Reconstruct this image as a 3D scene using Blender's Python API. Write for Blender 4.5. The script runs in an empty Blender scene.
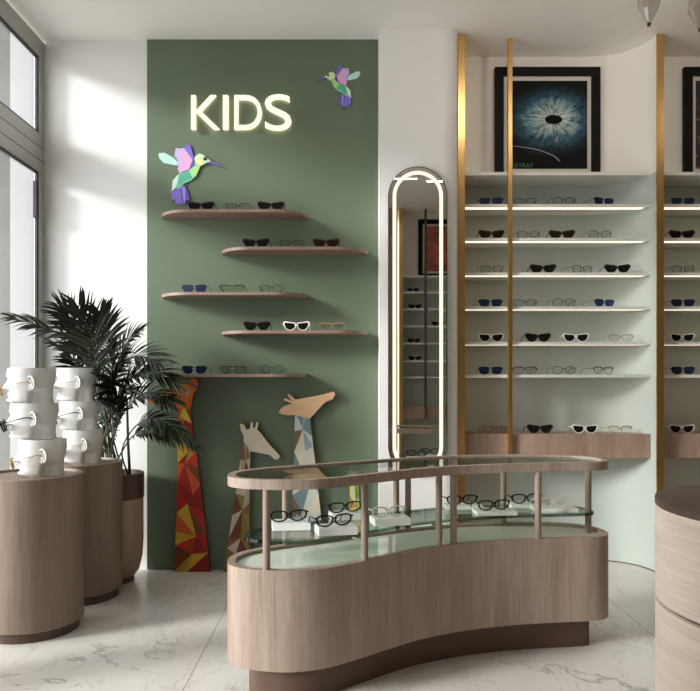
import bpy, bmesh, math, random
from mathutils import Vector, Matrix, Euler
random.seed(7)
C = bpy.context.scene.collection
PI = math.pi
F, VX, HY = 720.0, 345.0, 379.0
CAMH = 1.061
CEIL = 2.948

def P(px, py, d):
    """where a sight line of the photograph meets the plane at distance d"""
    return Vector(((px - VX) * d / F, d, CAMH + (HY - py) * d / F))

# ------------------------------------------------------------------ materials
def new_mat(name):
    m = bpy.data.materials.new(name); m.use_nodes = True
    nt = m.node_tree
    return m, nt, nt.nodes['Principled BSDF']

def plain(name, col, rough=.5, metal=0, spec=.5, coat=0):
    m, nt, b = new_mat(name)
    b.inputs['Base Color'].default_value = (*col, 1)
    b.inputs['Roughness'].default_value = rough
    b.inputs['Metallic'].default_value = metal
    b.inputs['Specular IOR Level'].default_value = spec
    b.inputs['Coat Weight'].default_value = coat
    return m

def ramp(nt, fac, stops):
    r = nt.nodes.new('ShaderNodeValToRGB')
    el = r.color_ramp.elements
    while len(el) < len(stops): el.new(.5)
    for e, (p, c) in zip(el, stops):
        e.position = p; e.color = (*c, 1)
    nt.links.new(fac, r.inputs['Fac'])
    return r.outputs['Color']

def mapping(nt, scale, loc=(0, 0, 0), rot=(0, 0, 0), coord='Object'):
    tc = nt.nodes.new('ShaderNodeTexCoord'); mp = nt.nodes.new('ShaderNodeMapping')
    mp.inputs['Scale'].default_value = scale; mp.inputs['Location'].default_value = loc
    mp.inputs['Rotation'].default_value = rot
    nt.links.new(tc.outputs[coord], mp.inputs['Vector'])
    return mp.outputs['Vector']

def noise(nt, vec, scale, detail=4, rough=.55, dist=0):
    n = nt.nodes.new('ShaderNodeTexNoise')
    n.inputs['Scale'].default_value = scale; n.inputs['Detail'].default_value = detail
    n.inputs['Roughness'].default_value = rough; n.inputs['Distortion'].default_value = dist
    nt.links.new(vec, n.inputs['Vector'])
    return n.outputs['Fac']

def math_node(nt, op, a, b=None, c=None):
    n = nt.nodes.new('ShaderNodeMath'); n.operation = op
    for i, v in enumerate((a, b, c)):
        if v is None: continue
        if isinstance(v, (int, float)): n.inputs[i].default_value = v
        else: nt.links.new(v, n.inputs[i])
    return n.outputs[0]

def mixc(nt, fac, a, b, mode='MIX'):
    n = nt.nodes.new('ShaderNodeMix'); n.data_type = 'RGBA'; n.blend_type = mode
    for sock, v in ((n.inputs['Factor'], fac), (n.inputs['A'], a), (n.inputs['B'], b)):
        if isinstance(v, (int, float)): sock.default_value = v
        elif isinstance(v, tuple): sock.default_value = (*v, 1)
        else: nt.links.new(v, sock)
    return n.outputs['Result']

def wood(name, dark, light, grain=(55, 55, 1.6), rough=.5, fine=.55):
    m, nt, b = new_mat(name)
    v = mapping(nt, grain)
    n1 = noise(nt, v, 1.0, 5, .6, .3)
    v2 = mapping(nt, tuple(g * 4.5 for g in grain))
    n2 = noise(nt, v2, 1.0, 3, .6)
    v3 = mapping(nt, tuple(g * .16 if g > 8 else g * .5 for g in grain))
    n3 = noise(nt, v3, 1.0, 2, .5, 1.2)
    f = math_node(nt, 'ADD', math_node(nt, 'MULTIPLY', n1, 1 - fine), math_node(nt, 'MULTIPLY', n2, fine))
    f = math_node(nt, 'ADD', math_node(nt, 'MULTIPLY', f, .7), math_node(nt, 'MULTIPLY', n3, .3))
    col = ramp(nt, f, [(.36, dark), (.64, light)])
    nt.links.new(col, b.inputs['Base Color'])
    b.inputs['Roughness'].default_value = rough
    bp = nt.nodes.new('ShaderNodeBump'); bp.inputs['Strength'].default_value = .08
    bp.inputs['Distance'].default_value = .002
    nt.links.new(n2, bp.inputs['Height']); nt.links.new(bp.outputs['Normal'], b.inputs['Normal'])
    return m

def paint(name, col, var=.04, rough=.6):
    m, nt, b = new_mat(name)
    n = noise(nt, mapping(nt, (1, 1, 1)), 2.2, 3, .5)
    lo = tuple(c * (1 - var) for c in col); hi = tuple(min(1, c * (1 + var)) for c in col)
    nt.links.new(ramp(nt, n, [(.3, lo), (.7, hi)]), b.inputs['Base Color'])
    b.inputs['Roughness'].default_value = rough
    n2 = noise(nt, mapping(nt, (1, 1, 1)), 320, 2, .5)
    bp = nt.nodes.new('ShaderNodeBump'); bp.inputs['Strength'].default_value = .05
    bp.inputs['Distance'].default_value = .001
    nt.links.new(n2, bp.inputs['Height']); nt.links.new(bp.outputs['Normal'], b.inputs['Normal'])
    return m

def pane_mat(name, tint, ior=1.5, rough=0.0, gain=1.0):
    """thin glass: tinted transmission plus a Fresnel reflection"""
    m = bpy.data.materials.new(name); m.use_nodes = True
    nt = m.node_tree; nt.nodes.clear()
    out = nt.nodes.new('ShaderNodeOutputMaterial')
    tr = nt.nodes.new('ShaderNodeBsdfTransparent'); tr.inputs['Color'].default_value = (*tint, 1)
    gl = nt.nodes.new('ShaderNodeBsdfGlossy'); gl.inputs['Roughness'].default_value = rough
    mx = nt.nodes.new('ShaderNodeMixShader')
    ge = nt.nodes.new('ShaderNodeNewGeometry')      # Schlick's rule, the same from either face of the sheet
    dt = nt.nodes.new('ShaderNodeVectorMath'); dt.operation = 'DOT_PRODUCT'
    nt.links.new(ge.outputs['Normal'], dt.inputs[0]); nt.links.new(ge.outputs['Incoming'], dt.inputs[1])
    c = math_node(nt, 'ABSOLUTE', dt.outputs['Value'])
    f0 = ((ior - 1) / (ior + 1)) ** 2
    k5 = math_node(nt, 'POWER', math_node(nt, 'MAXIMUM', math_node(nt, 'SUBTRACT', 1.0, c), 0.0), 5.0)
    fac = math_node(nt, 'ADD', f0, math_node(nt, 'MULTIPLY', k5, 1 - f0))
    if gain != 1.0: fac = math_node(nt, 'MULTIPLY', fac, gain)
    nt.links.new(fac, mx.inputs['Fac'])
    nt.links.new(tr.outputs[0], mx.inputs[1]); nt.links.new(gl.outputs[0], mx.inputs[2])
    nt.links.new(mx.outputs[0], out.inputs['Surface'])
    return m

def glow(name, col, strength):
    m = bpy.data.materials.new(name); m.use_nodes = True
    nt = m.node_tree; nt.nodes.clear()
    out = nt.nodes.new('ShaderNodeOutputMaterial'); e = nt.nodes.new('ShaderNodeEmission')
    e.inputs['Color'].default_value = (*col, 1); e.inputs['Strength'].default_value = strength
    nt.links.new(e.outputs[0], out.inputs['Surface'])
    return m

def srgb(r, g, b):
    f = lambda c: c / 255 / 12.92 if c / 255 <= .04045 else ((c / 255 + .055) / 1.055) ** 2.4
    return (f(r), f(g), f(b))

def marble(name):
    m, nt, b = new_mat(name)
    v = mapping(nt, (1, .75, 1))
    # veins where a distorted noise crosses a level
    def vein(scale, dist, width, loc, stretch=(1, .55, 1)):
        vv = mapping(nt, stretch, loc)
        n = noise(nt, vv, scale, 7, .62, dist)
        d = math_node(nt, 'ABSOLUTE', math_node(nt, 'SUBTRACT', n, .5))
        r = nt.nodes.new('ShaderNodeMapRange'); r.inputs['From Min'].default_value = 0
        r.inputs['From Max'].default_value = width; r.inputs['To Min'].default_value = 1; r.inputs['To Max'].default_value = 0
        nt.links.new(d, r.inputs['Value'])
        return math_node(nt, 'POWER', r.outputs['Result'], 1.6)
    mask = noise(nt, mapping(nt, (1, 1, 1), (3, 5, 0)), 1.7, 2, .5)
    mk = nt.nodes.new('ShaderNodeMapRange'); mk.inputs['From Min'].default_value = .44; mk.inputs['From Max'].default_value = .62
    nt.links.new(mask, mk.inputs['Value'])
    v1 = math_node(nt, 'MULTIPLY', vein(1.5, .9, .014, (1.3, .4, 0)), mk.outputs['Result'])
    v2 = math_node(nt, 'MULTIPLY', vein(2.6, 1.6, .010, (7.1, 2.2, 0), (1, .4, 1)), .55)
    vs = math_node(nt, 'MINIMUM', math_node(nt, 'ADD', v1, v2), 1.0)
    cloud = noise(nt, v, 1.1, 5, .6, .5)
    base = ramp(nt, cloud, [(.3, srgb(213, 209, 203)), (.7, srgb(232, 229, 224))])
    col = mixc(nt, math_node(nt, 'MULTIPLY', vs, .62), base, srgb(120, 116, 108))
    # straight joints between the long slabs
    tc = nt.nodes.new('ShaderNodeTexCoord'); sp = nt.nodes.new('ShaderNodeSeparateXYZ')
    nt.links.new(tc.outputs['Object'], sp.inputs[0])
    fr = math_node(nt, 'FRACT', math_node(nt, 'DIVIDE', math_node(nt, 'ADD', sp.outputs['X'], .555 + 1.825 * 3 - .0015), 1.825))
    jn = math_node(nt, 'LESS_THAN', fr, .0019)
    col = mixc(nt, math_node(nt, 'MULTIPLY', jn, .75), col, srgb(120, 112, 104))
    nt.links.new(col, b.inputs['Base Color'])
    b.inputs['Roughness'].default_value = .24
    b.inputs['Specular IOR Level'].default_value = .45
    return m

M = {}
M['white_wall'] = paint('white_wall_paint', srgb(233, 232, 230), .015)
M['cream_wall'] = paint('warm_white_paint', srgb(240, 236, 229), .015)
M['mint_wall'] = paint('pale_mint_paint', srgb(188, 196, 189), .015)
M['green_wall'] = paint('sage_green_paint', srgb(97, 112, 91), .03, .55)
M['beige_wall'] = paint('beige_wall_paint', srgb(146, 128, 108), .02)
M['ceiling'] = paint('ceiling_paint', srgb(249, 246, 241), .01, .7)
M['marble'] = marble('white_marble')
M['wood'] = wood('taupe_oak', srgb(132, 112, 98), srgb(175, 157, 143))
M['wood_post'] = wood('taupe_oak_post', srgb(120, 102, 90), srgb(160, 140, 126))
M['wood_plinth'] = wood('brown_oak', srgb(108, 90, 76), srgb(140, 121, 106), (30, 30, 1.2))
M['wood_light'] = wood('pale_ash', srgb(188, 170, 155), srgb(214, 199, 185), (2.5, 2.5, 80), .5, .4)
M['wood_box'] = wood('walnut_box', srgb(140, 114, 98), srgb(182, 155, 138), (26, 26, 1.6))
M['wood_shelf'] = wood('shelf_walnut', srgb(128, 102, 90), srgb(158, 130, 116), (2, 40, 40))
M['wood_pot'] = wood('pot_wood', srgb(140, 118, 102), srgb(176, 154, 136), (30, 30, 1.2))
M['bronze'] = plain('dark_bronze', srgb(82, 66, 56), .42, .25)
M['toe'] = plain('bronze_toe_kick', srgb(96, 74, 62), .5, .1)
M['top_brown'] = wood('dark_brown_top', srgb(66, 50, 42), srgb(88, 68, 58), (3, 30, 30), .45)
M['brass'] = plain('brushed_brass', (.66, .41, .16), .30, 1.0)
M['grey_metal'] = plain('grey_window_aluminium', srgb(172, 171, 166), .42, .35)
M['black_rubber'] = plain('black_gasket', (.02, .02, .02), .5)
M['ceramic'] = plain('white_ceramic', srgb(214, 213, 210), .38)
M['window_glass'] = pane_mat('window_glass', (.97, .98, .98))
M['green_glass'] = pane_mat('green_tinted_glass', (.86, .93, .88), 1.5, 0, 1.0)
M['top_glass'] = pane_mat('clear_top_glass', (.80, .87, .82), 1.5)
M['glass_edge'] = pane_mat('dark_green_glass_edge', (.20, .34, .26), 1.5)
M['tray'] = plain('polished_pale_stone', srgb(222, 226, 218), .04, 0, .6)
M['mirror'] = plain('mirror_silver', (.80, .79, .77), .0, 1.0)
M['mirror_edge'] = plain('mirror_edge_metal', srgb(70, 66, 60), .3, .8)
M['led_ring'] = glow('warm_led', (1.0, .88, .70), .98)
M['led_strip'] = glow('shelf_led', (1.0, .86, .68), 1.15)
M['letter'] = glow('letter_glow', (1.0, .87, .69), 1.0)
M['letter_back'] = glow('letter_backlight', (1.0, .84, .55), 3.2)
M['ceil_led'] = glow('ceiling_led', (1.0, .90, .78), 16)
M['white_shelf'] = plain('white_shelf_lacquer', srgb(226, 224, 218), .35)
M['black_frame'] = plain('black_picture_frame', srgb(16, 13, 12), .55, 0, .15)
M['mat_board'] = plain('white_mat_board', srgb(222, 215, 206), .7)
M['block'] = plain('white_block', srgb(240, 240, 238), .35)
M['soil'] = plain('dark_soil', srgb(40, 30, 24), .9)
M['stem_green'] = plain('palm_stem', srgb(58, 66, 36), .5)
def leaf(name, a, b_):
    m, nt, b = new_mat(name)
    n = noise(nt, mapping(nt, (1, 1, 1)), 9, 2, .5)
    nt.links.new(ramp(nt, n, [(.35, a), (.7, b_)]), b.inputs['Base Color'])
    b.inputs['Roughness'].default_value = .38
    return m
M['leaf'] = leaf('palm_leaf', srgb(22, 32, 20), srgb(44, 56, 34))
M['leaf_olive'] = leaf('palm_leaf_olive', srgb(36, 46, 26), srgb(68, 78, 44))
M['glass_drop'] = pane_mat('chandelier_glass', (.86, .84, .82), 1.6, .0, 2.2)

# ------------------------------------------------------------------ mesh helpers
def link(name, bm, mats, parent=None, smooth=False, loc=None, auto=None):
    bmesh.ops.recalc_face_normals(bm, faces=bm.faces[:])
    me = bpy.data.meshes.new(name); bm.to_mesh(me); bm.free()
    if not isinstance(mats, (list, tuple)): mats = [mats]
    for m in mats: me.materials.append(M[m] if isinstance(m, str) else m)
    if smooth:
        for p in me.polygons: p.use_smooth = True
        if auto is not None: 
            try: me.set_sharp_from_angle(angle=auto)
            except Exception: pass
    o = bpy.data.objects.new(name, me); C.objects.link(o)
    if parent is not None: o.parent = parent
    if loc is not None: o.location = loc
    return o

def tag(o, label=None, cat=None, group=None, kind=None):
    if label: o['label'] = label
    if cat: o['category'] = cat
    if group: o['group'] = group
    if kind: o['kind'] = kind
    return o

def thing(name, label, cat, loc=(0, 0, 0), rotz=0, group=None):
    o = bpy.data.objects.new(name, None); C.objects.link(o)
    o.location = loc; o.rotation_euler = (0, 0, rotz); o.empty_display_size = .1
    return tag(o, label, cat, group)

def copy_tree(o, parent=None):
    c = o.copy(); C.objects.link(c)
    if parent is not None: c.parent = parent
    for ch in o.children: copy_tree(ch, c)
    return c

def box(bm, x0, x1, y0, y1, z0, z1, bev=0, mi=0):
    vs = [bm.verts.new((x, y, z)) for x in (x0, x1) for y in (y0, y1) for z in (z0, z1)]
    q = [(0, 1, 3, 2), (4, 6, 7, 5), (0, 4, 5, 1), (2, 3, 7, 6), (0, 2, 6, 4), (1, 5, 7, 3)]
    fs = []
    for a in q:
        f = bm.faces.new([vs[i] for i in a]); f.material_index = mi; fs.append(f)
    if bev:
        es = list({e for f in fs for e in f.edges})
        bmesh.ops.bevel(bm, geom=es, offset=bev, segments=2, affect='EDGES', profile=.5)
    return vs

def prism(bm, pts, z0, z1, mi=0, cap=True):
    """closed outline in x, y pulled up from z0 to z1"""
    lo = [bm.verts.new((x, y, z0)) for x, y in pts]; hi = [bm.verts.new((x, y, z1)) for x, y in pts]
    n = len(pts)
    for i in range(n):
        f = bm.faces.new((lo[i], lo[(i + 1) % n], hi[(i + 1) % n], hi[i])); f.material_index = mi
    if cap:
        bm.faces.new(hi).material_index = mi; bm.faces.new(lo[::-1]).material_index = mi

def ringprism(bm, outer, inner, z0, z1, mi=0):
    n = len(outer)
    ol = [bm.verts.new((*p, z0)) for p in outer]; oh = [bm.verts.new((*p, z1)) for p in outer]
    il = [bm.verts.new((*p, z0)) for p in inner]; ih = [bm.verts.new((*p, z1)) for p in inner]
    for i in range(n):
        j = (i + 1) % n
        for q in ((ol[i], ol[j], oh[j], oh[i]), (il[j], il[i], ih[i], ih[j]), (oh[i], oh[j], ih[j], ih[i]), (ol[j], ol[i], il[i], il[j])):
            bm.faces.new(q).material_index = mi

def plate(bm, pts, y0, y1, mi=0, mi_side=None):
    """closed outline in x, z with thickness along y"""
    a = [bm.verts.new((x, y0, z)) for x, z in pts]; b = [bm.verts.new((x, y1, z)) for x, z in pts]
    n = len(pts)
    bm.faces.new(a).material_index = mi
    bm.faces.new(b[::-1]).material_index = mi if mi_side is None else mi_side
    for i in range(n):
        bm.faces.new((a[i], a[(i + 1) % n], b[(i + 1) % n], b[i])).material_index = mi if mi_side is None else mi_side

def tube(bm, path, r, seg=8, mi=0, cap=True):
    path = [Vector(p) for p in path]; n = len(path)
    rs = r if isinstance(r, (list, tuple)) else [r] * n
    rings = []
    up = Vector((0, 0, 1))
    prev = None
    for i, p in enumerate(path):
        t = (path[min(i + 1, n - 1)] - path[max(i - 1, 0)]).normalized()
        if prev is None:
            s = t.cross(up)
            if s.length < 1e-3: s = t.cross(Vector((1, 0, 0)))
        else:
            s = prev - t * prev.dot(t)
        s.normalize(); prev = s
        w = t.cross(s)
        rings.append([bm.verts.new(p + (s * math.cos(2 * PI * k / seg) + w * math.sin(2 * PI * k / seg)) * rs[i]) for k in range(seg)])
    for a, b in zip(rings, rings[1:]):
        for k in range(seg):
            bm.faces.new((a[k], a[(k + 1) % seg], b[(k + 1) % seg], b[k])).material_index = mi
    if cap:
        bm.faces.new(rings[0][::-1]).material_index = mi; bm.faces.new(rings[-1]).material_index = mi

def lathe(bm, prof, seg=48, mi=0, c=(0, 0)):
    rings = []
    for r, z in prof:
        if r < 1e-6: rings.append([bm.verts.new((c[0], c[1], z))])
        else: rings.append([bm.verts.new((c[0] + r * math.cos(2 * PI * k / seg), c[1] + r * math.sin(2 * PI * k / seg), z)) for k in range(seg)])
    for a, b in zip(rings, rings[1:]):
        for k in range(seg):
            k2 = (k + 1) % seg
            if len(a) == 1 and len(b) == 1: continue
            if len(a) == 1: f = bm.faces.new((a[0], b[k], b[k2]))
            elif len(b) == 1: f = bm.faces.new((a[k], a[k2], b[0]))
            else: f = bm.faces.new((a[k], a[k2], b[k2], b[k]))
            f.material_index = mi

def smooth_closed(pts, sub=6):
    out = []; n = len(pts)
    for i in range(n):
        p0, p1, p2, p3 = (Vector(pts[(i + k - 1) % n]) for k in range(4))
        for s in range(sub):
            t = s / sub
            out.append(tuple(.5 * ((2 * p1) + (-p0 + p2) * t + (2 * p0 - 5 * p1 + 4 * p2 - p3) * t * t + (-p0 + 3 * p1 - 3 * p2 + p3) * t ** 3)))
    return out

def smooth_open(pts, sub=6):
    pts = [Vector(p) for p in pts]
    q = [2 * pts[0] - pts[1]] + pts + [2 * pts[-1] - pts[-2]]
    out = []
    for i in range(1, len(q) - 2):
        p0, p1, p2, p3 = q[i - 1:i + 3]
        for s in range(sub):
            t = s / sub
            out.append(.5 * ((2 * p1) + (-p0 + p2) * t + (2 * p0 - 5 * p1 + 4 * p2 - p3) * t * t + (-p0 + 3 * p1 - 3 * p2 + p3) * t ** 3))
    out.append(pts[-1])
    return out

def inset(pts, d):
    """move a counter-clockwise closed outline inwards by d"""
    n = len(pts); out = []
    area = sum(pts[i][0] * pts[(i + 1) % n][1] - pts[(i + 1) % n][0] * pts[i][1] for i in range(n))
    s = 1 if area > 0 else -1
    for i in range(n):
        a = Vector(pts[i - 1]); b = Vector(pts[(i + 1) % n])
        t = (b - a).normalized()
        out.append((pts[i][0] - s * t.y * d, pts[i][1] + s * t.x * d))
    return out

def struct(name, bm, m, parent=None, **k):
    o = link(name, bm, m, parent, **k)
    if parent is None: o['kind'] = 'structure'
    return o

XL, XR, YF = -1.69, 3.15, -.24
# ------------------------------------------------------------------ the room
bm = bmesh.new(); box(bm, XL - .02, XR + .3, -.9, 4.6, -.08, 0); struct('floor', bm, 'marble')
bm = bmesh.new(); box(bm, XL - .02, XR + .3, -.9, 4.6, CEIL, CEIL + .1); struct('ceiling', bm, 'ceiling')
bm = bmesh.new(); box(bm, XL - .005, .30, 4.02, 4.2, 0, CEIL); struct('wall_back', bm, 'white_wall')
gx0, gx1 = (147 - VX) / 180, .184
bm = bmesh.new(); box(bm, gx0, gx1, 4.0, 4.0195, .004, CEIL - .001); struct('wall_accent', bm, 'green_wall')
bm = bmesh.new()
col_pts = [(.1845, 4.0199), (.1845, 3.872), (.52, 3.872)]
for k in range(1, 9):
    a = k / 8 * PI / 2
    col_pts.append((.52 + .096 * math.sin(a), 3.872 + .07 * (1 - math.cos(a))))
col_pts += [(.616, 4.25), (.302, 4.25), (.302, 4.0199)]
prism(bm, col_pts, 0, CEIL - .0005); struct('wall_column', bm, 'white_wall', smooth=True, auto=.6)
bm = bmesh.new(); box(bm, XR, XR + .1, -.9, 4.6, 0, CEIL); struct('wall_right', bm, 'beige_wall')
bm = bmesh.new(); box(bm, XL - .12, .578, YF - .12, YF, 0, CEIL); struct('wall_front', bm, 'beige_wall')

# ---- shelved niches: (u along the wall, v into the wall) ----
PITCH, UX = 1.087, .657
NV = .275          # depth of a niche behind its brass fins
SF = .06           # where the shelf fronts stand
RAD = .27
def niche_curve(u0, z=None, v_from=0.0, off=0.0, n=12):
    """back line of a niche from its left partition to the next fin"""
    u1 = u0 + PITCH - .039
    r = RAD - off
    cu = u1 - RAD; pts = [(u0, NV - off), (cu, NV - off)]
    for k in range(1, n + 1):
        a = k / n * PI / 2
        v = NV - RAD + r * math.cos(a)
        if v < v_from:
            a = math.acos(max(-1, min(1, (v_from - NV + RAD) / r)))
            pts.append((cu + r * math.sin(a), v_from)); break
        pts.append((cu + r * math.sin(a), v))
    return pts

def build_niche(u0, mp, side, opp=False):
    """the curved back of a niche as two painted walls"""
    crv = niche_curve(u0, n=20)
    u1 = u0 + PITCH - .039
    back = crv + [(u1, NV + .06), (u0, NV + .06)]
    for nm, z0, z1, mat in (('wall_niche_' + side, 0, 2.2, 'mint_wall'), ('wall_upper_' + side, 2.2, CEIL - .0005, 'cream_wall')):
        bm = bmesh.new(); prism(bm, [mp(*p) for p in back], z0, z1)
        struct(nm, bm, mat, smooth=True, auto=.5)
    # thin dark strip standing in for the shade of the gap under the curve
    a = niche_curve(u0, off=.004, n=20); b = niche_curve(u0, off=.0005, n=20)
    bm = bmesh.new(); prism(bm, [mp(*p) for p in a + b[::-1]], .0, .005)
    struct('gap_shade_niche_' + side, bm, 'bronze')

def shelf_outline(u0, front, back_off=.001):
    c = niche_curve(u0, v_from=front, off=back_off, n=14)
    return [(u0 + .001, front)] + [(max(c[0][0], u0 + .001), c[0][1])] + c[1:]

SHELF_Z = [2.033, 1.845, 1.653, 1.464, 1.267, 1.086]
def build_shelves(u0, mp, where, words, n_led=6):
    ou = shelf_outline(u0, SF)
    pm = [mp(*p) for p in ou]
    bm = bmesh.new(); prism(bm, pm, 2.193, 2.211)
    lg = link('picture_ledge', bm, 'white_shelf')
    if n_led:
        bm = bmesh.new(); prism(bm, [mp(u0 + .02, NV - .05), mp(u0 + PITCH - .30, NV - .05), mp(u0 + PITCH - .30, NV - .038), mp(u0 + .02, NV - .038)], 2.2112, 2.2135)
        link('light_strip', bm, 'led_strip', lg)['label'] = 'warm strip washing the wall above the ledge'
    tag(lg, 'white ledge under the framed picture ' + where, 'ledge')
    ordn = ['top', 'second', 'third', 'fourth', 'fifth', 'lowest']
    for i, z in enumerate(SHELF_Z):
        t = thing('wall_shelf', ('%s white shelf with warm light strip %s' if n_led else '%s plain white shelf %s') % (ordn[i], where), 'shelf', (0, 0, 0), 0, 'white shelves ' + words)
        bm = bmesh.new(); prism(bm, pm, z - .016, z); link('board', bm, 'white_shelf', t)
        if n_led > i:
            bm = bmesh.new()
            v0, v1 = SF + .010, SF + .062
            ue = u0 + PITCH - .075
            prism(bm, [mp(u0 + .002, v0), mp(ue, v0), mp(ue, v1), mp(u0 + .002, v1)], z - .0164, z - .0158)
            lo = link('light_strip', bm, 'led_strip', t); lo['label'] = 'warm glowing strip under the shelf front'
    ob = shelf_outline(u0, SF)
    bm = bmesh.new(); prism(bm, [mp(*p) for p in ob], .622, .755)
    tag(link('floating_drawer_box', bm, 'wood_box'), 'brown wood floating box below the white shelves ' + where, 'drawer box')

def fin(u, mp, label):
    bm = bmesh.new()
    a = mp(u - .0385, -.005); b = mp(u - .0005, NV + .06)
    box(bm, a[0], b[0], min(a[1], b[1]), max(a[1], b[1]), 0.0, CEIL - .001)
    tag(link('brass_divider', bm, 'brass'), label, 'divider')

def brass_post(u, mp, label):
    bm = bmesh.new()
    a = mp(u, SF - .022); b = mp(u + .025, SF - .002)
    box(bm, a[0], b[0], min(a[1], b[1]), max(a[1], b[1]), .615, CEIL - .001, .002)
    tag(link('brass_post', bm, 'brass' if mp is mpb else 'bronze'), label, 'post')

mpb = lambda u, v: (u, 3.94 + v)
mpo = lambda u, v: (u - .02, YF - v)
build_niche(UX, mpb, 'left'); build_niche(UX + PITCH, mpb, 'right'); build_niche(UX, mpo, 'front'); build_niche(UX + PITCH, mpo, 'behind')
build_shelves(UX, mpb, 'beside the oval mirror', 'in the bay beside the mirror')
build_shelves(UX + PITCH, mpb, 'in the shaded bay at the right edge', 'in the shaded bay', 6)
build_shelves(UX, mpo, 'seen only in the oval mirror', 'reflected in the mirror', 0)
fin(UX, mpb, 'tall brass divider next to the oval lit mirror')
fin(UX + PITCH, mpb, 'tall brass divider between the eye picture bay and the shaded bay')
fin(UX + 2 * PITCH, mpb, 'tall brass divider closing the shaded bay')
fin(UX, mpo, 'brass divider reflected in the mirror')
fin(UX + PITCH, mpo, 'brass divider of the opposite wall, on the far side of the reflected red picture')
brass_post(.901, mpb, 'slim brass post crossing the eye picture and the white shelves')
brass_post(.901, mpo, 'slim post crossing the red picture reflected in the mirror')
bm = bmesh.new(); box(bm, UX + 2 * PITCH, XR, 3.94, 4.3, 0, CEIL - .0005); struct('wall_end', bm, 'cream_wall')
bm = bmesh.new(); box(bm, UX + 2 * PITCH - .06, XR, YF - .34, YF, 0, CEIL - .0005); struct('wall_corner', bm, 'cream_wall')

# ---- framed pictures ----
def eye_material():
    m, nt, b = new_mat('eye_painting')
    tc = nt.nodes.new('ShaderNodeTexCoord'); mp = nt.nodes.new('ShaderNodeMapping')
    nt.links.new(tc.outputs['Object'], mp.inputs['Vector'])
    mp.inputs['Location'].default_value = (-.036, 0, -.03)
    sp = nt.nodes.new('ShaderNodeSeparateXYZ'); nt.links.new(mp.outputs[0], sp.inputs[0])
    x, z = sp.outputs['X'], sp.outputs['Z']
    xs = math_node(nt, 'MULTIPLY', x, .80); z0_ = z; z = math_node(nt, 'MULTIPLY', z, 1.15)
    r = math_node(nt, 'SQRT', math_node(nt, 'ADD', math_node(nt, 'MULTIPLY', xs, xs), math_node(nt, 'MULTIPLY', z, z)))
    ang = math_node(nt, 'ARCTAN2', z, xs)
    ca, sa = math_node(nt, 'COSINE', ang), math_node(nt, 'SINE', ang)
    cb = nt.nodes.new('ShaderNodeCombineXYZ')
    nt.links.new(math_node(nt, 'MULTIPLY', ca, 7), cb.inputs[0]); nt.links.new(math_node(nt, 'MULTIPLY', sa, 7), cb.inputs[1])
    nt.links.new(math_node(nt, 'MULTIPLY', r, 14), cb.inputs[2])
    streak = noise(nt, cb.outputs[0], 1.0, 5, .7, .4)
    pv = mp.outputs[0]
    blot = noise(nt, pv, 9, 5, .65, 1.0)
    rr = math_node(nt, 'ADD', r, math_node(nt, 'MULTIPLY', math_node(nt, 'SUBTRACT', blot, .5), .11))
    base = ramp(nt, math_node(nt, 'MULTIPLY', rr, 4.1), [(.0, srgb(226, 216, 196)), (.25, srgb(206, 214, 204)), (.48, srgb(132, 164, 170)), (.62, srgb(64, 96, 110)), (.80, srgb(34, 52, 60)), (1.0, srgb(20, 21, 21))])
    dk = ramp(nt, streak, [(.34, (.02, .05, .08)), (.46, (.38, .50, .56)), (.56, (1, 1, 1))])
    inner = nt.nodes.new('ShaderNodeMapRange'); inner.inputs['From Min'].default_value = .20; inner.inputs['From Max'].default_value = .14
    nt.links.new(rr, inner.inputs['Value'])
    col = mixc(nt, math_node(nt, 'MULTIPLY', inner.outputs['Result'], .9), base, mixc(nt, 1.0, base, dk, 'MULTIPLY'))
    blue = noise(nt, mapping(nt, (1, 1, 1), (4, 0, 2)), 14, 4, .6, .8)
    bf = nt.nodes.new('ShaderNodeMapRange'); bf.inputs['From Min'].default_value = .54; bf.inputs['From Max'].default_value = .66
    nt.links.new(blue, bf.inputs['Value'])
    col = mixc(nt, math_node(nt, 'MULTIPLY', math_node(nt, 'MULTIPLY', bf.outputs['Result'], inner.outputs['Result']), .8), col, srgb(36, 84, 130))
    red = noise(nt, mapping(nt, (1, 1, 1), (1, 0, 9)), 26, 2, .5)
    rf = nt.nodes.new('ShaderNodeMapRange'); rf.inputs['From Min'].default_value = .69; rf.inputs['From Max'].default_value = .74
    nt.links.new(red, rf.inputs['Value'])
    col = mixc(nt, math_node(nt, 'MULTIPLY', math_node(nt, 'MULTIPLY', rf.outputs['Result'], inner.outputs['Result']), .8), col, srgb(176, 96, 60))
    px = math_node(nt, 'MULTIPLY', x, .62)
    pr = math_node(nt, 'SQRT', math_node(nt, 'ADD', math_node(nt, 'MULTIPLY', px, px), math_node(nt, 'MULTIPLY', z, z)))
    pup = math_node(nt, 'LESS_THAN', math_node(nt, 'ADD', pr, math_node(nt, 'MULTIPLY', math_node(nt, 'SUBTRACT', blot, .5), .012)), .031)
    col = mixc(nt, pup, col, srgb(8, 8, 8))
    nt.links.new(col, b.inputs['Base Color']); b.inputs['Roughness'].default_value = .6; b.inputs['Specular IOR Level'].default_value = .1
    return m
def abstract_material(name, stops, scale):
    m, nt, b = new_mat(name)
    n = noise(nt, mapping(nt, (1, 1, 1)), scale, 6, .65, 1.5)
    nt.links.new(ramp(nt, n, stops), b.inputs['Base Color']); b.inputs['Roughness'].default_value = .5
    return m
M['eye'] = eye_material()
M['gold_art'] = abstract_material('dark_gold_art', [(.3, srgb(14, 16, 14)), (.56, srgb(26, 28, 24)), (.64, srgb(150, 124, 82)), (.8, srgb(40, 40, 34))], 12)
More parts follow.
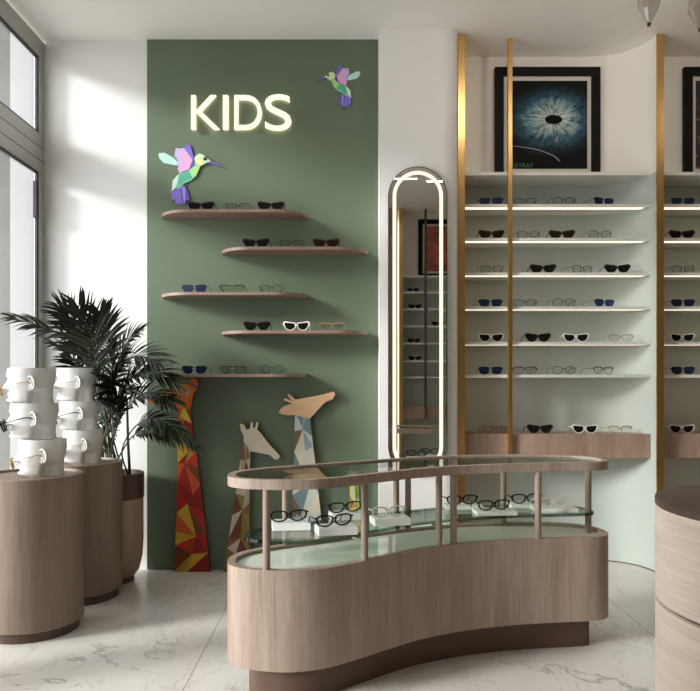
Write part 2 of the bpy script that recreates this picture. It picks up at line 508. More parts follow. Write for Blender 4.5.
M['red_art'] = abstract_material('red_art', [(.3, srgb(92, 40, 30)), (.5, srgb(168, 84, 60)), (.7, srgb(206, 120, 84)), (.85, srgb(30, 24, 22))], 6)
def picture(u0, mp, art, label, sgn=1):
    w, h = .612, .664
    a = mp(u0, NV - .004); yb = a[1]
    t = thing('framed_picture', label, 'picture', (a[0] + w / 2, yb, 2.2112 + h / 2))
    fy = lambda v: -sgn * v          # towards the room
    fw = .050
    bm = bmesh.new()
    o = [(-w / 2, -h / 2), (w / 2, -h / 2), (w / 2, h / 2), (-w / 2, h / 2)]
    i_ = [(-w / 2 + fw, -h / 2 + fw), (w / 2 - fw, -h / 2 + fw), (w / 2 - fw, h / 2 - fw), (-w / 2 + fw, h / 2 - fw)]
    vs = lambda pts, y: [bm.verts.new((x, y, z)) for x, z in pts]
    of, ob, jf, jb = vs(o, fy(.028)), vs(o, fy(.002)), vs(i_, fy(.028)), vs(i_, fy(.002))
    for k in range(4):
        j = (k + 1) % 4
        for q in ((of[k], of[j], jf[j], jf[k]), (ob[k], ob[j], jb[j], jb[k]), (of[k], of[j], ob[j], ob[k]), (jf[k], jf[j], jb[j], jb[k])): bm.faces.new(q)
    link('frame', bm, 'black_frame', t)
    bm = bmesh.new(); ys = sorted((fy(.002), fy(.012))); box(bm, -w / 2 + fw - .001, w / 2 - fw + .001, ys[0], ys[1], -h / 2 + fw - .001, h / 2 - fw + .001)
    link('mat_board', bm, 'mat_board', t)
    bm = bmesh.new(); ys = sorted((fy(.012), fy(.0145))); box(bm, -w / 2 + fw + .023, w / 2 - fw - .023, ys[0], ys[1], -h / 2 + fw + .026, h / 2 - fw - .026)
    link('painting', bm, art, t)
    return t
pic = picture(.873, mpb, 'eye', 'black framed painting of a blue eye on the ledge beside the mirror')
bm = bmesh.new()
sw = smooth_open([(-.21, -.0155, -.124), (-.15, -.0155, -.130), (-.05, -.0155, -.148), (.035, -.0155, -.182), (.072, -.0155, -.212)], 8)
tube(bm, sw, [.001 + .0022 * (k / len(sw)) for k in range(len(sw))], 6)
link('brush_stroke', bm, plain('white_brush_stroke', srgb(176, 174, 180), .6), pic)['label'] = 'pale curved brush stroke'

def text_mesh(txt, size, depth, offset=0):
    cu = bpy.data.curves.new('lettering', 'FONT'); cu.body = txt; cu.size = size; cu.extrude = depth; cu.offset = offset
    cu.resolution_u = 6
    o = bpy.data.objects.new('lettering', cu); C.objects.link(o)
    bpy.context.view_layer.update()
    me = bpy.data.meshes.new_from_object(o.evaluated_get(bpy.context.evaluated_depsgraph_get()))
    bpy.data.objects.remove(o); bpy.data.curves.remove(cu)
    return me
me = text_mesh('ARTRAY', .036, .0006)
me.materials.append(plain('green_signature', srgb(58, 118, 90), .6))
sg = bpy.data.objects.new('signature', me); C.objects.link(sg); sg.parent = pic
sg.rotation_euler = (PI / 2, 0, 0); sg.location = (-.215, -.0152, -.250); sg['label'] = 'green painted letters in the corner'
picture(.873 + PITCH + .012, mpb, 'gold_art', 'black framed dark picture with gold flecks cut by the right edge')
picture(.853, mpo, 'red_art', 'black framed red picture reflected in the oval mirror', -1)

# ------------------------------------------------------------------ window wall on the left
win = bpy.data.objects.new('window_1', None); C.objects.link(win); win['kind'] = 'structure'
def wbox(name, y0, y1, z0, z1, x0=XL - .018, x1=XL + .012, mat='grey_metal', bev=.004):
    bm = bmesh.new(); box(bm, x0, x1, y0, y1, z0, z1, bev); return link(name, bm, mat, win)
YW0, YW1 = .80, 4.019
GT, TT, TB = 2.835, 2.41, 2.20
wbox('window_head', YW0, YW1, GT, CEIL - .012)
wbox('transom', YW0, YW1, TB, TT)
wbox('transom_groove', YW0, YW1, 2.335, 2.339, XL - .01, XL + .0128, 'black_rubber', 0)
wbox('transom_groove', YW0, YW1, 2.262, 2.266, XL - .01, XL + .0128, 'black_rubber', 0)
wbox('window_sill', YW0, YW1, 0, .05)
wbox('jamb', 3.955, YW1, .05, TB); wbox('jamb', 3.955, YW1, TT, GT)
mull = [2.3]; SHADE_HALF = .13  # out-of-view upright, made wide to shade the right curve of the bay
for ym in mull:
    wbox('shade_mullion', ym - SHADE_HALF, ym + SHADE_HALF, .05, TB); wbox('shade_mullion', ym - SHADE_HALF, ym + SHADE_HALF, TT, GT)
edges = [YW0] + mull[::-1] + [3.985]
for a, b in zip(edges, edges[1:]):
    aa = a + (SHADE_HALF if a in mull else .03); bb = b - (SHADE_HALF if b in mull else .03)
    for z0, z1 in ((.05, TB), (TT, GT)):
        wbox('pane', aa, bb, z0, z1, XL - .014, XL - .010, 'window_glass', 0)
        bm = bmesh.new()
        for (p, q, r_, s) in ((aa, bb, z0, z0 + .012), (aa, bb, z1 - .012, z1), (aa, aa + .012, z0 + .012, z1 - .012), (bb - .012, bb, z0 + .012, z1 - .012)):
            box(bm, XL - .009, XL + .004, p, q, r_, s)
        link('gasket', bm, 'black_rubber', win)
wbox('jamb', YW0, YW0 + .03, .05, TB); wbox('jamb', YW0, YW0 + .03, TT, GT)
bm = bmesh.new(); box(bm, XL - .12, XL, -.9, .80, 0, CEIL - .0005); struct('wall_left', bm, 'beige_wall')
wbox('window_handle', 3.915, 3.935, 1.94, 2.14, XL - .008, XL + .013, 'black_rubber', .002)
bm = bmesh.new(); box(bm, -3.0, -2.0, 4.0, 4.3, -.3, 4.2); struct('exterior_pillar', bm, paint('grey_render', srgb(150, 149, 146), .04))

# ------------------------------------------------------------------ lit letters and hummingbirds on the green wall
sign = thing('kids_sign', 'glowing warm white KIDS letters on the green wall', 'sign', (P(241, 114, 4.0).x, 4.0, P(0, 114, 4).z))
for ch, x0, x1 in (('K', 192.2, 220.5), ('I', 223.8, 229.0), ('D', 235, 262.2), ('S', 265.4, 291.6)):
    me = text_mesh(ch, .24, .011, -.0012)
    co = [v.co for v in me.vertices]
    ax, bx = min(c.x for c in co), max(c.x for c in co); ay, by = min(c.y for c in co), max(c.y for c in co)
    ov = .8 if ch == 'S' else 0
    wx0, wx1 = (x0 - 241) / 180, (x1 - 241) / 180; wz0, wz1 = (114 - 130.8 - ov) / 180, (114 - 97.2 + ov) / 180
    for v in me.vertices:
        x = wx0 + (v.co.x - ax) / (bx - ax) * (wx1 - wx0); z = wz0 + (v.co.y - ay) / (by - ay) * (wz1 - wz0)
        v.co = (x, -v.co.z - .022, z)
    me.materials.append(M['letter'])
    lo = bpy.data.objects.new('letter', me); C.objects.link(lo); lo.parent = sign
    lo['label'] = 'glowing letter ' + ch
    mb = me.copy(); mb.materials.clear(); mb.materials.append(M['letter_back'])
    for v in mb.vertices: v.co.y = -.0105 if v.co.y > -.022 else -.0108
    bo = bpy.data.objects.new('backlight', mb); C.objects.link(bo); bo.parent = lo
    bm = bmesh.new()
    zc = (wz0 + wz1) / 2
    xm = wx0 + .012 if ch != 'S' else (wx0 + wx1) / 2
    zz = zc if ch != 'S' else zc
    box(bm, xm - .005, xm + .005, -.0115, -.0005, *((zz - .03, zz - .012) if ch != 'S' else (zz - .006, zz + .006)))
    link('stand_off', bm, 'bronze', lo)

def sc(*a): return plain('tint_%02d_%02d_%02d' % a, srgb(*a), .55)
BIRD = [  # part, colour, outline in a 691-px crop, layer
 ('wing', (186, 226, 216), [(75, 160), (125, 155), (200, 195), (242, 235), (228, 266), (120, 242), (80, 200)], 1),
 ('wing', (200, 180, 226), [(225, 115), (262, 120), (298, 116), (330, 160), (375, 216), (350, 262), (300, 290), (225, 262), (245, 230), (213, 182)], 2),
 ('wing', (226, 170, 214), [(262, 120), (300, 150), (370, 220), (342, 300), (290, 318), (258, 336), (240, 290), (290, 240)], 3),
 ('wing', (128, 104, 206), [(298, 94), (318, 88), (352, 96), (384, 212), (370, 216), (330, 160)], 4),
 ('wing', (100, 84, 180), [(384, 222), (394, 282), (338, 314), (352, 262)], 3),
 ('body', (120, 200, 168), [(245, 345), (340, 310), (392, 268), (386, 206), (400, 250), (440, 270), (402, 358), (352, 400), (296, 424), (268, 462), (228, 470), (238, 400)], 5),
 ('body', (168, 216, 140), [(340, 312), (392, 268), (440, 270), (402, 358), (372, 380)], 6),
 ('body', (88, 176, 150), [(270, 345), (338, 318), (370, 372), (300, 400), (262, 440), (248, 400)], 6),
 ('body', (206, 232, 214), [(246, 345), (200, 400), (190, 492), (226, 462), (250, 385)], 6),
 ('head', (206, 232, 196), [(385, 206), (404, 180), (430, 165), (462, 176), (532, 232), (486, 248), (442, 272), (404, 252)], 7),
 ('head', (222, 230, 160), [(400, 250), (420, 210), (452, 205), (468, 256), (442, 272)], 8),
 ('beak', (110, 96, 176), [(530, 230), (628, 276), (626, 284), (545, 254), (486, 246)], 7),
 ('tail', (132, 112, 206), [(190, 490), (236, 460), (276, 448), (292, 600), (225, 596), (216, 556), (190, 574)], 3),
 ('tail', (108, 84, 190), [(262, 448), (300, 440), (320, 470), (350, 560), (330, 572), (318, 560), (302, 606), (280, 600)], 4),
 ('tail', (160, 146, 224), [(282, 450), (306, 456), (312, 560), (300, 600), (290, 560)], 5),
]
tintcache = {}
def tint(c):
    if c not in tintcache: tintcache[c] = sc(*c)
    return tintcache[c]
def hummingbird(label, fx, fz, flip):
    base = (fx(330), 4.0, fz(600))
    t = thing('hummingbird_cutout', label, 'wall decoration', base)
    dull = .80 if flip else 1
    for nm, c, pts, ly in BIRD:
        bm = bmesh.new()
        pp = [(fx(x) - base[0], fz(z) - base[2]) for x, z in pts]
        plate(bm, pp, -.004 - ly * .0012, 0.0)
        link(nm, bm, tint(c), t)
    bm = bmesh.new()
    pp = [(fx(480 + 14 * math.cos(k * PI / 8)) - base[0], fz(212 + 15 * math.sin(k * PI / 8)) - base[2]) for k in range(16)]
    plate(bm, pp, -.0155, -.004); link('eye', bm, 'black_rubber', t)
b1x = lambda v: (150 + v / 8.64 - VX) / 180; b1z = lambda v: CAMH + (HY - (135 + v / 8.64)) / 180
hummingbird('larger faceted hummingbird cutout above the top green-wall shelf, facing right', b1x, b1z, False)
b2x = lambda v: (360.3 - (v / 8.64 - 8.7) * .6875 - VX) / 180; b2z = lambda v: CAMH + (HY - (67 + (v / 8.64 - 11) * .69)) / 180
hummingbird('smaller faceted hummingbird cutout at upper right of the KIDS sign, facing left', b2x, b2z, True)

# ------------------------------------------------------------------ giraffe cutouts
def giraffe(label, d, left, right, head, palette, head_mat, rows=7, seed=1, ztop=None):
    rnd = random.Random(seed)
    Lp = [P(x, y, d) for x, y in left]; Rp = [P(x, y, d) for x, y in right]
    def at(poly, t):
        z0, z1 = poly[0].z, poly[-1].z
        z = z0 + (z1 - z0) * t
        for a, b in zip(poly, poly[1:]):
            if (a.z - z) * (b.z - z) <= 1e-9 and abs(a.z - b.z) > 1e-6:
                k = (a.z - z) / (a.z - b.z); return a.x + (b.x - a.x) * k, z
        return poly[-1].x, poly[-1].z
    base = Vector(((Lp[-1].x + Rp[-1].x) / 2, d, 0))
    t = thing('giraffe_cutout', label, 'giraffe cutout', base)
    th = .018
    bm = bmesh.new()
    Ls, Ms, Rs = [], [], []
    ts = [k / rows for k in range(rows + 1)]
    for k, tt in enumerate(ts):
        jl = 0 if k in (0, rows) else rnd.uniform(-.32, .32) / rows
        jr = 0 if k in (0, rows) else rnd.uniform(-.32, .32) / rows
        jm = 0 if k in (0, rows) else rnd.uniform(-.42, .42) / rows
        l = at(Lp, tt + jl); r = at(Rp, tt + jr)
        lm, rm = at(Lp, tt + jm), at(Rp, tt + jm)
        f = rnd.uniform(.28, .72)
        m = (lm[0] + (rm[0] - lm[0]) * f, lm[1] + (rm[1] - lm[1]) * f)
        Ls.append(l); Ms.append(m); Rs.append(r)
    mk = lambda q, y: bm.verts.new((q[0] - base.x, y, max(.0, q[1])))
    fl, fm, fr = [mk(q, 0) for q in Ls], [mk(q, 0) for q in Ms], [mk(q, 0) for q in Rs]
    bl, br = [mk(q, th) for q in Ls], [mk(q, th) for q in Rs]
    n = len(palette)
    seq = []
    def tri(*v):
        c = rnd.randrange(n)
        while len(seq) > 1 and c in seq[-2:]: c = rnd.randrange(n)
        seq.append(c); bm.faces.new(v).material_index = c
    for k in range(rows):
        if rnd.random() < .5: tri(fl[k], fm[k], fl[k + 1]); tri(fm[k], fm[k + 1], fl[k + 1])
        else: tri(fl[k], fm[k], fm[k + 1]); tri(fl[k], fm[k + 1], fl[k + 1])
        if rnd.random() < .5: tri(fm[k], fr[k], fm[k + 1]); tri(fr[k], fr[k + 1], fm[k + 1])
        else: tri(fm[k], fr[k], fr[k + 1]); tri(fm[k], fr[k + 1], fm[k + 1])
        for q in ((bl[k], bl[k + 1], br[k + 1], br[k]), (fl[k], fl[k + 1], bl[k + 1], bl[k]), (fr[k], br[k], br[k + 1], fr[k + 1])):
            bm.faces.new(q).material_index = n
    bm.faces.new((fl[0], bl[0], br[0], fr[0], fm[0])).material_index = n
    bm.faces.new((fl[-1], fm[-1], fr[-1], br[-1], bl[-1])).material_index = n
    link('body', bm, [tint(c) for c in palette] + ['black_frame'], t)
    bm = bmesh.new()
    plate(bm, [(p.x - base.x, p.z) for p in (P(x, y, d) for x, y in head)], -.006, th - .002, 0, 1)
    link('head', bm, [head_mat, 'black_frame'], t)
    return t
M['orange_head'] = wood('orange_stained_wood', srgb(196, 92, 22), srgb(222, 116, 34), (30, 30, 3))
M['pale_head'] = wood('pale_birch', srgb(206, 194, 168), srgb(222, 212, 188), (3, 30, 30))
M['tan_head'] = wood('tan_birch', srgb(206, 166, 126), srgb(222, 186, 148), (3, 30, 30))
giraffe('orange-headed giraffe cutout with red and yellow facets, left end of green wall', 3.962,
        [(179, 404), (178, 430), (176.5, 516), (174, 572)], [(191, 404), (191.5, 420), (197.7, 461), (204, 516), (210.5, 572)],
        [(147.5, 400), (160, 395.5), (170, 390), (178.5, 387), (181.5, 378.8), (184, 379), (185, 384), (190, 380), (196.5, 378.5), (199, 384), (196.5, 390.5), (193.5, 394), (191, 409), (178, 408), (168, 406), (158, 404.5), (150, 403)],
        [(198, 52, 24), (150, 26, 22), (214, 176, 52), (206, 92, 34), (124, 64, 26), (186, 34, 30), (188, 158, 60)], 'orange_head', 8, 4)
giraffe('smallest cream-headed giraffe cutout looking down, with brown and olive facets', 3.957,
        [(243.6, 440), (242, 449), (232, 517), (223.5, 572)], [(250.4, 440), (250.4, 451), (249.5, 483), (249.5, 572)],
        [(240, 423.4), (244, 424.4), (246.8, 429.5), (250.2, 428.5), (251, 422), (253, 422.6), (253.2, 427.6), (255, 428), (256.8, 421.8), (258.4, 422.6), (257.2, 430), (259.6, 431.4), (270, 445), (280, 455.4), (279.2, 458.6), (275, 459.5), (270, 455), (250.4, 451), (243.6, 440.6), (243.8, 435), (241, 430.5)],
        [(150, 120, 40), (196, 180, 152), (110, 52, 28), (170, 158, 134), (136, 88, 52), (206, 194, 170), (124, 116, 60)], 'pale_head', 7, 3)
giraffe('tan-headed giraffe cutout with pastel blue and peach facets, muzzle raised right', 3.962,
        [(295, 410), (294, 464.6), (292.7, 494), (290, 572)], [(309.4, 410), (309.6, 419), (315.6, 464.6), (321, 517), (327, 572)],
        [(278.5, 412), (282.4, 407), (288, 404.8), (293, 403.8), (283.8, 400.2), (284.5, 397.8), (292, 401), (287.2, 395), (289.4, 394), (295.4, 399.6), (313, 396.5), (325, 394), (334, 391.4), (335, 394.5), (332.7, 399.4), (327, 401), (324, 403), (309.6, 419), (295, 415), (289, 415.4), (282, 414.4)],
        [(196, 204, 190), (140, 162, 170), (214, 176, 150), (206, 200, 178), (110, 134, 140), (120, 96, 78), (214, 206, 186), (186, 196, 200)], 'tan_head', 8, 11)
giraffe('short yellow and green giraffe cutout glimpsed through the counter', 3.962,
        [(349.5, 480), (349.8, 500), (347, 572)], [(358.6, 480), (359, 500), (364, 572)],
        [(338, 480), (346, 474.5), (350, 472.5), (350.5, 470), (352, 470), (352.4, 472), (355, 471.5), (359, 473), (358.6, 484), (349.5, 484), (342, 483)],
        [(206, 196, 80), (196, 190, 160), (120, 150, 52), (180, 140, 60), (96, 124, 44)], 'pale_head', 7, 5)

# ------------------------------------------------------------------ eyewear
M['lens_dark'] = plain('dark_lens', (.010, .009, .008), .12, 0, .2)
M['lens_brown'] = plain('brown_lens', (.020, .012, .009), .12, 0, .2)
M['lens_navy'] = plain('navy_lens', srgb(34, 44, 74), .12, 0, .25)
M['lens_blue'] = plain('blue_lens', srgb(40, 72, 130), .12, 0, .25)
M['lens_clear'] = pane_mat('clear_lens', (.93, .94, .94), 1.45)
M['fr_black'] = plain('black_acetate', (.008, .008, .008), .3, 0, .25)
M['fr_brown'] = plain('brown_acetate', (.026, .015, .010), .3, 0, .25)
M['fr_white'] = plain('white_acetate', srgb(236, 234, 228), .3)
M['fr_dark'] = plain('gunmetal_wire', srgb(28, 26, 25), .4, .3)
M['fr_tan'] = plain('honey_acetate', srgb(160, 132, 84), .3)
M['fr_tort'] = plain('tortoise_acetate', srgb(128, 88, 52), .3)
M['fr_gold'] = plain('gold_wire', srgb(214, 168, 84), .25, .9)
M['fr_silver'] = plain('silver_metal', srgb(190, 188, 182), .25, .9)
M['fr_navy'] = plain('navy_acetate', srgb(26, 32, 52), .25)

def lens_outline(kind, n=36):
    hw, hh, et, eb = {'cat': (.0305, .0185, 6.0, 2.2), 'club': (.0285, .0180, 4.5, 2.4), 'wire': (.0275, .0185, 3.6, 2.6), 'round': (.0265, .0210, 2.2, 2.1), 'thick': (.0285, .0185, 3.0, 2.3)}[kind]
    pts = []
    for k in range(n):
        a = 2 * PI * k / n
        c, s = math.cos(a), math.sin(a)
        ex = et if s > 0 else eb
        x = hw * math.copysign(abs(c) ** (2 / ex), c); z = hh * math.copysign(abs(s) ** (2 / ex), s)
        u = x / hw; low = max(0, (hh * .6 - z) / (1.6 * hh))
        if kind == 'cat': z += .0030 * u * (1 - low); x *= 1 - .34 * low
        elif kind in ('club', 'wire', 'thick'): x *= 1 - .18 * low; z += .001 * u
        pts.append((x, z))
    return pts

def ring_xz(bm, cx, cz, pts, off_fn, y0, y1, sgn):
    n = len(pts)
    inner = [(cx + sgn * x, cz + z) for x, z in pts]; outer = []
    for k in range(n):
        a = Vector(pts[k - 1]); b = Vector(pts[(k + 1) % n]); t = (b - a).normalized(); nn = Vector((t.y, -t.x))
        o = Vector(pts[k]) + nn * off_fn(*pts[k])
        outer.append((cx + sgn * o.x, cz + o.y))
    V = lambda P_, y: [bm.verts.new((x, y, z)) for x, z in P_]
    a, b, c, d = V(outer, y0), V(outer, y1), V(inner, y0), V(inner, y1)
    for k in range(n):
        j = (k + 1) % n
        for q in ((a[k], a[j], c[j], c[k]), (b[k], b[j], d[j], d[k]), (a[k], a[j], b[j], b[k]), (c[k], c[j], d[j], d[k])): bm.faces.new(q)

PROTO = {}
def glasses_proto(key, kind, frame, lens, temple=None, bridge=None, th=None, name='eyeglasses'):
    root = bpy.data.objects.new(name, None); root.empty_display_size = .05
    temple = temple or frame; bridge = bridge or frame
    pts = lens_outline(kind)
    hh = max(p[1] for p in pts); lo = min(p[1] for p in pts)
    t = th or {'cat': .005, 'club': .0022, 'wire': .0025, 'round': .0025, 'thick': .0060}[kind]
    if kind == 'cat': off = lambda x, z: t * (1.0 if z > 0 else .7) + (.003 * max(0, x / .03) if z > .006 else 0)
    elif kind == 'club': off = lambda x, z: t * (2.2 if z > .004 else .7)
    else: off = lambda x, z: t
    cz = -lo + t + .0005
    cx = .0350
    dy = .005 if kind in ('cat', 'thick') else .003
    bm = bmesh.new()
    for s in (-1, 1): ring_xz(bm, s * cx, cz, pts, off, 0, dy, s)
    zt = cz + .012
    if kind in ('cat', 'thick'):   # end pieces that meet the temples
        for s in (-1, 1): box(bm, *sorted((s * .0655, s * .0735)), .0005, dy + .004, zt - .002, zt + .004)
    fr = link('frame', bm, frame, root)
    bm = bmesh.new()
    w = .010
    br = [(-w, dy * .5, cz + .006), (-w * .5, dy * .5 - .001, cz + .009), (0, dy * .5 - .001, cz + .010), (w * .5, dy * .5 - .001, cz + .009), (w, dy * .5, cz + .006)]
    tube(bm, br, .0026 if kind in ('cat', 'thick') else .0016, 6); link('bridge', bm, bridge, root)
    for s in (-1, 1):
        bm = bmesh.new(); plate(bm, [(s * cx + s * x * 1.01, cz + z * 1.01) for x, z in pts], dy * .35, dy * .6); link('lens', bm, lens, root)
        bm = bmesh.new()
        r = .0022 if kind in ('cat', 'thick') else .0013
        path = smooth_open([(s * .069, dy * .6, zt), (s * .0705, .012, zt + .001), (s * .069, .06, zt), (s * .066, .094, zt - .003), (s * .063, .112, zt - .012), (s * .061, .126, r + .0005)], 3)
        tube(bm, path, r, 6); link('temple', bm, temple, root)
    for o in [root] + list(root.children):
        for c in list(o.users_collection): c.objects.unlink(o)
    PROTO[key] = root
    return root
CL = 'lens_clear'
glasses_proto('black_cat', 'cat', 'fr_black', 'lens_dark', name='sunglasses')
glasses_proto('brown_cat', 'cat', 'fr_brown', 'lens_brown', name='sunglasses')
glasses_proto('white_cat', 'cat', 'fr_white', 'lens_dark', name='sunglasses')
glasses_proto('navy', 'club', 'fr_navy', 'lens_navy', 'fr_navy', 'fr_silver', name='sunglasses')
glasses_proto('blue', 'club', 'fr_navy', 'lens_blue', 'fr_navy', 'fr_silver', name='sunglasses')
glasses_proto('wire', 'wire', 'fr_dark', CL)
glasses_proto('round', 'round', 'fr_dark', CL)
glasses_proto('brow', 'club', 'fr_dark', CL, 'fr_dark', 'fr_silver')
glasses_proto('tan', 'club', 'fr_tan', CL, 'fr_tan', 'fr_gold')
glasses_proto('tort', 'thick', 'fr_tort', CL, th=.0032)
glasses_proto('black_thick', 'thick', 'fr_black', CL)
glasses_proto('white_thick', 'thick', 'fr_white', CL)
glasses_proto('gold', 'wire', 'fr_gold', CL)
WORD = {'black_cat': 'black cat-eye sunglasses', 'brown_cat': 'dark brown cat-eye sunglasses', 'white_cat': 'white cat-eye sunglasses with dark lenses',
        'navy': 'navy lensed sunglasses', 'blue': 'bright blue lensed sunglasses', 'wire': 'thin dark wire eyeglasses', 'round': 'thin round wire eyeglasses',
        'brow': 'browline eyeglasses with clear lenses', 'tan': 'honey coloured clear eyeglasses', 'tort': 'brown tortoise eyeglasses', 'black_thick': 'thick black eyeglasses', 'white_thick': 'thick white eyeglasses'}
def put_glasses(key, loc, label, group, rz=0, rx=0, ry=0, s=1.0):
    o = copy_tree(PROTO[key]); o.location = loc; o.rotation_euler = (rx, ry, rz); o.scale = (s, s, s)
    tag(o, label, 'sunglasses' if o.name.startswith('sun') else 'eyeglasses', group)
    return o

# ------------------------------------------------------------------ five rounded shelves on the green wall
ORD = ['first', 'second', 'third', 'fourth']
rows = [(209.2, 163, 307.5, 'topmost', [('black_cat', 201), ('wire', 238), ('black_cat', 271)]),
        (246.6, 222.5, 368, 'second highest', [('black_cat', 256), ('wire', 291.6), ('brown_cat', 326)]),
        (292, 163, 308.5, 'middle', [('navy', 194.3), ('brow', 232), ('wire', 271.7)]),
        (330.4, 222.5, 368, 'fourth from the top', [('black_cat', 257), ('white_cat', 296.4), ('tan', 332)]),
        (374, 163, 308.5, 'lowest', [('navy', 194.3), ('brow', 232.6), ('round', 272)])]
for y, px0, px1, word, gl in rows:
    z = CAMH + (HY - y) * 3.82 / F
    x0, x1 = (px0 - VX) / 180, (px1 - VX) / 180
    R = .182
    out = [(x0, 3.9995)]
    for k in range(1, 13):
        a = k / 12 * PI / 2; out.append((x0 + R - R * math.cos(a), 3.9995 - R * math.sin(a)))
    for k in range(0, 12):
        a = PI / 2 - k / 12 * PI / 2; out.append((x1 - R + R * math.cos(a), 3.9995 - R * math.sin(a)))
    out.append((x1, 3.9995))
    bm = bmesh.new(); prism(bm, out, z - .016, z)
    es = [e for e in bm.edges if abs(e.verts[0].co.z - e.verts[1].co.z) < 1e-6 and not (e.verts[0].co.y > 3.99 and e.verts[1].co.y > 3.99)]
    bmesh.ops.bevel(bm, geom=es, offset=.003, segments=2, affect='EDGES')
    tag(link('wall_shelf', bm, 'wood_shelf'), word + ' rounded brown shelf on the green wall', 'shelf', 'rounded shelves on the green wall')
    for k, (key, px) in enumerate(gl):
        d = 3.862
        put_glasses(key, (P(px, 0, d).x, d, z + .0003), '%s, %s on the %s green-wall shelf' % (WORD[key], ['left', 'middle', 'right'][k], word),
                    'eyewear on the green wall shelves', random.uniform(-.06, .06))

# ------------------------------------------------------------------ eyewear in the niches
nrows = [('top', 2.033, [('navy', 491), ('wire', 525), ('round', 564), ('navy', 604)]),
         ('second', 1.845, [('brown_cat', 491.5), ('wire', 528.5), ('brown_cat', 562), ('round', 600)]),
         ('third', 1.653, [('wire', 491.5), ('black_cat', 543), ('wire', 582.5), ('black_cat', 617.5)]),
         ('fourth', 1.464, [('navy', 490.5), ('wire', 525), ('round', 564), ('blue', 604.5)]),
         ('fifth', 1.267, [('white_cat', 491), ('black_cat', 538), ('white_cat', 576), ('tan', 621)]),
         ('lowest', 1.086, [('navy', 490.5), ('brow', 525), ('round', 564), ('brow', 603.5)]),
         ('box', .755, [('tort', 495), ('black_cat', 540), ('white_cat', 585), ('tan', 620)])]
for word, z, gl in nrows:
    for k, (key, px) in enumerate(gl):
        d = 4.035
        rz = random.uniform(-.09, .09)
        if word in ('lowest', 'top', 'fourth') and k == 3: rz = .35
        if word in ('third',) and k == 2: rz = .3
        loc = P(px, 0, d)
        where = ('on the %s white shelf beside the mirror' % word) if word != 'box' else 'on the wood box below the white shelves'
        put_glasses(key, (loc.x, d, z + .0003), '%s, %s pair %s' % (WORD[key], ['leftmost', 'second', 'third', 'rightmost'][k], where),
                    'eyewear in the bay beside the mirror', rz)
n2 = [('top', 2.033, 'navy', 683), ('second', 1.845, 'brown_cat', 682), ('third', 1.653, 'wire', 683), ('fourth', 1.464, 'navy', 683),
      ('fifth', 1.267, 'white_cat', 682.5), ('lowest', 1.086, 'navy', 683), ('box', .755, 'white_cat', 682)]
for word, z, key, px in n2:
    d = 4.035
    where = ('on the %s shelf of the shaded right bay' % word) if word != 'box' else 'on the wood box in the shaded right bay'
    put_glasses(key, (P(px, 0, d).x, d, z + .0003), WORD[key] + ' ' + where, 'eyewear in the shaded bay', random.uniform(-.06, .06))
for word, z, key, u in (('top', 2.033, 'navy', .78), ('second', 1.845, 'black_cat', .80), ('third', 1.653, 'black_cat', 1.06), ('fourth', 1.464, 'black_cat', .79), ('fifth', 1.267, 'black_cat', .80), ('second', 1.845, 'wire', 1.02)):
    q = mpo(u, SF + .04)
    put_glasses(key, (q[0], q[1], z + .0003), WORD[key] + ' reflected in the mirror on the %s opposite shelf' % word, 'eyewear reflected in the mirror', PI)

# ------------------------------------------------------------------ lit oval mirror
def stadium(x0, x1, z0, z1, n=24):
    r = (x1 - x0) / 2; cx = (x0 + x1) / 2; pts = []
    for k in range(n + 1):
        a = PI * k / n; pts.append((cx + r * math.cos(a), z1 - r + r * math.sin(a)))
    for k in range(n + 1):
        a = PI + PI * k / n; pts.append((cx + r * math.cos(a), z0 + r + r * math.sin(a)))
    return pts
mx0, mx1 = (388.2 - VX) * 3.85 / F, (447.4 - VX) * 3.85 / F
mz0, mz1 = CAMH + (HY - 476) * 3.85 / F, CAMH + (HY - 166.5) * 3.85 / F
mir = thing('oval_mirror', 'tall oval mirror with a glowing ring on the white column', 'mirror', ((mx0 + mx1) / 2, 3.872, mz0))
hw = (mx1 - mx0) / 2
def mring(name, off, w, y0, y1, mat):
    o = stadium(-hw + off, hw - off, off, mz1 - mz0 - off); i_ = stadium(-hw + off + w, hw - off - w, off + w, mz1 - mz0 - off - w)
    bm = bmesh.new()
    V = lambda P_, y: [bm.verts.new((x, y, z)) for x, z in P_]
    a, b, c, d = V(o, y0), V(o, y1), V(i_, y0), V(i_, y1); n = len(o)
    for k in range(n):
        j = (k + 1) % n
        for q in ((a[k], a[j], c[j], c[k]), (b[k], b[j], d[j], d[k]), (a[k], a[j], b[j], b[k]), (c[k], c[j], d[j], d[k])): bm.faces.new(q)
    return link(name, bm, mat, mir)
bm = bmesh.new(); plate(bm, stadium(-hw + .002, hw - .002, .002, mz1 - mz0 - .002), -.022, -.001); link('mirror_glass', bm, 'mirror', mir)
mring('rim', 0, .004, -.0225, -.0005, 'mirror_edge')
mring('light_ring', .0235, .0195, -.0240, -.0215, 'led_ring')

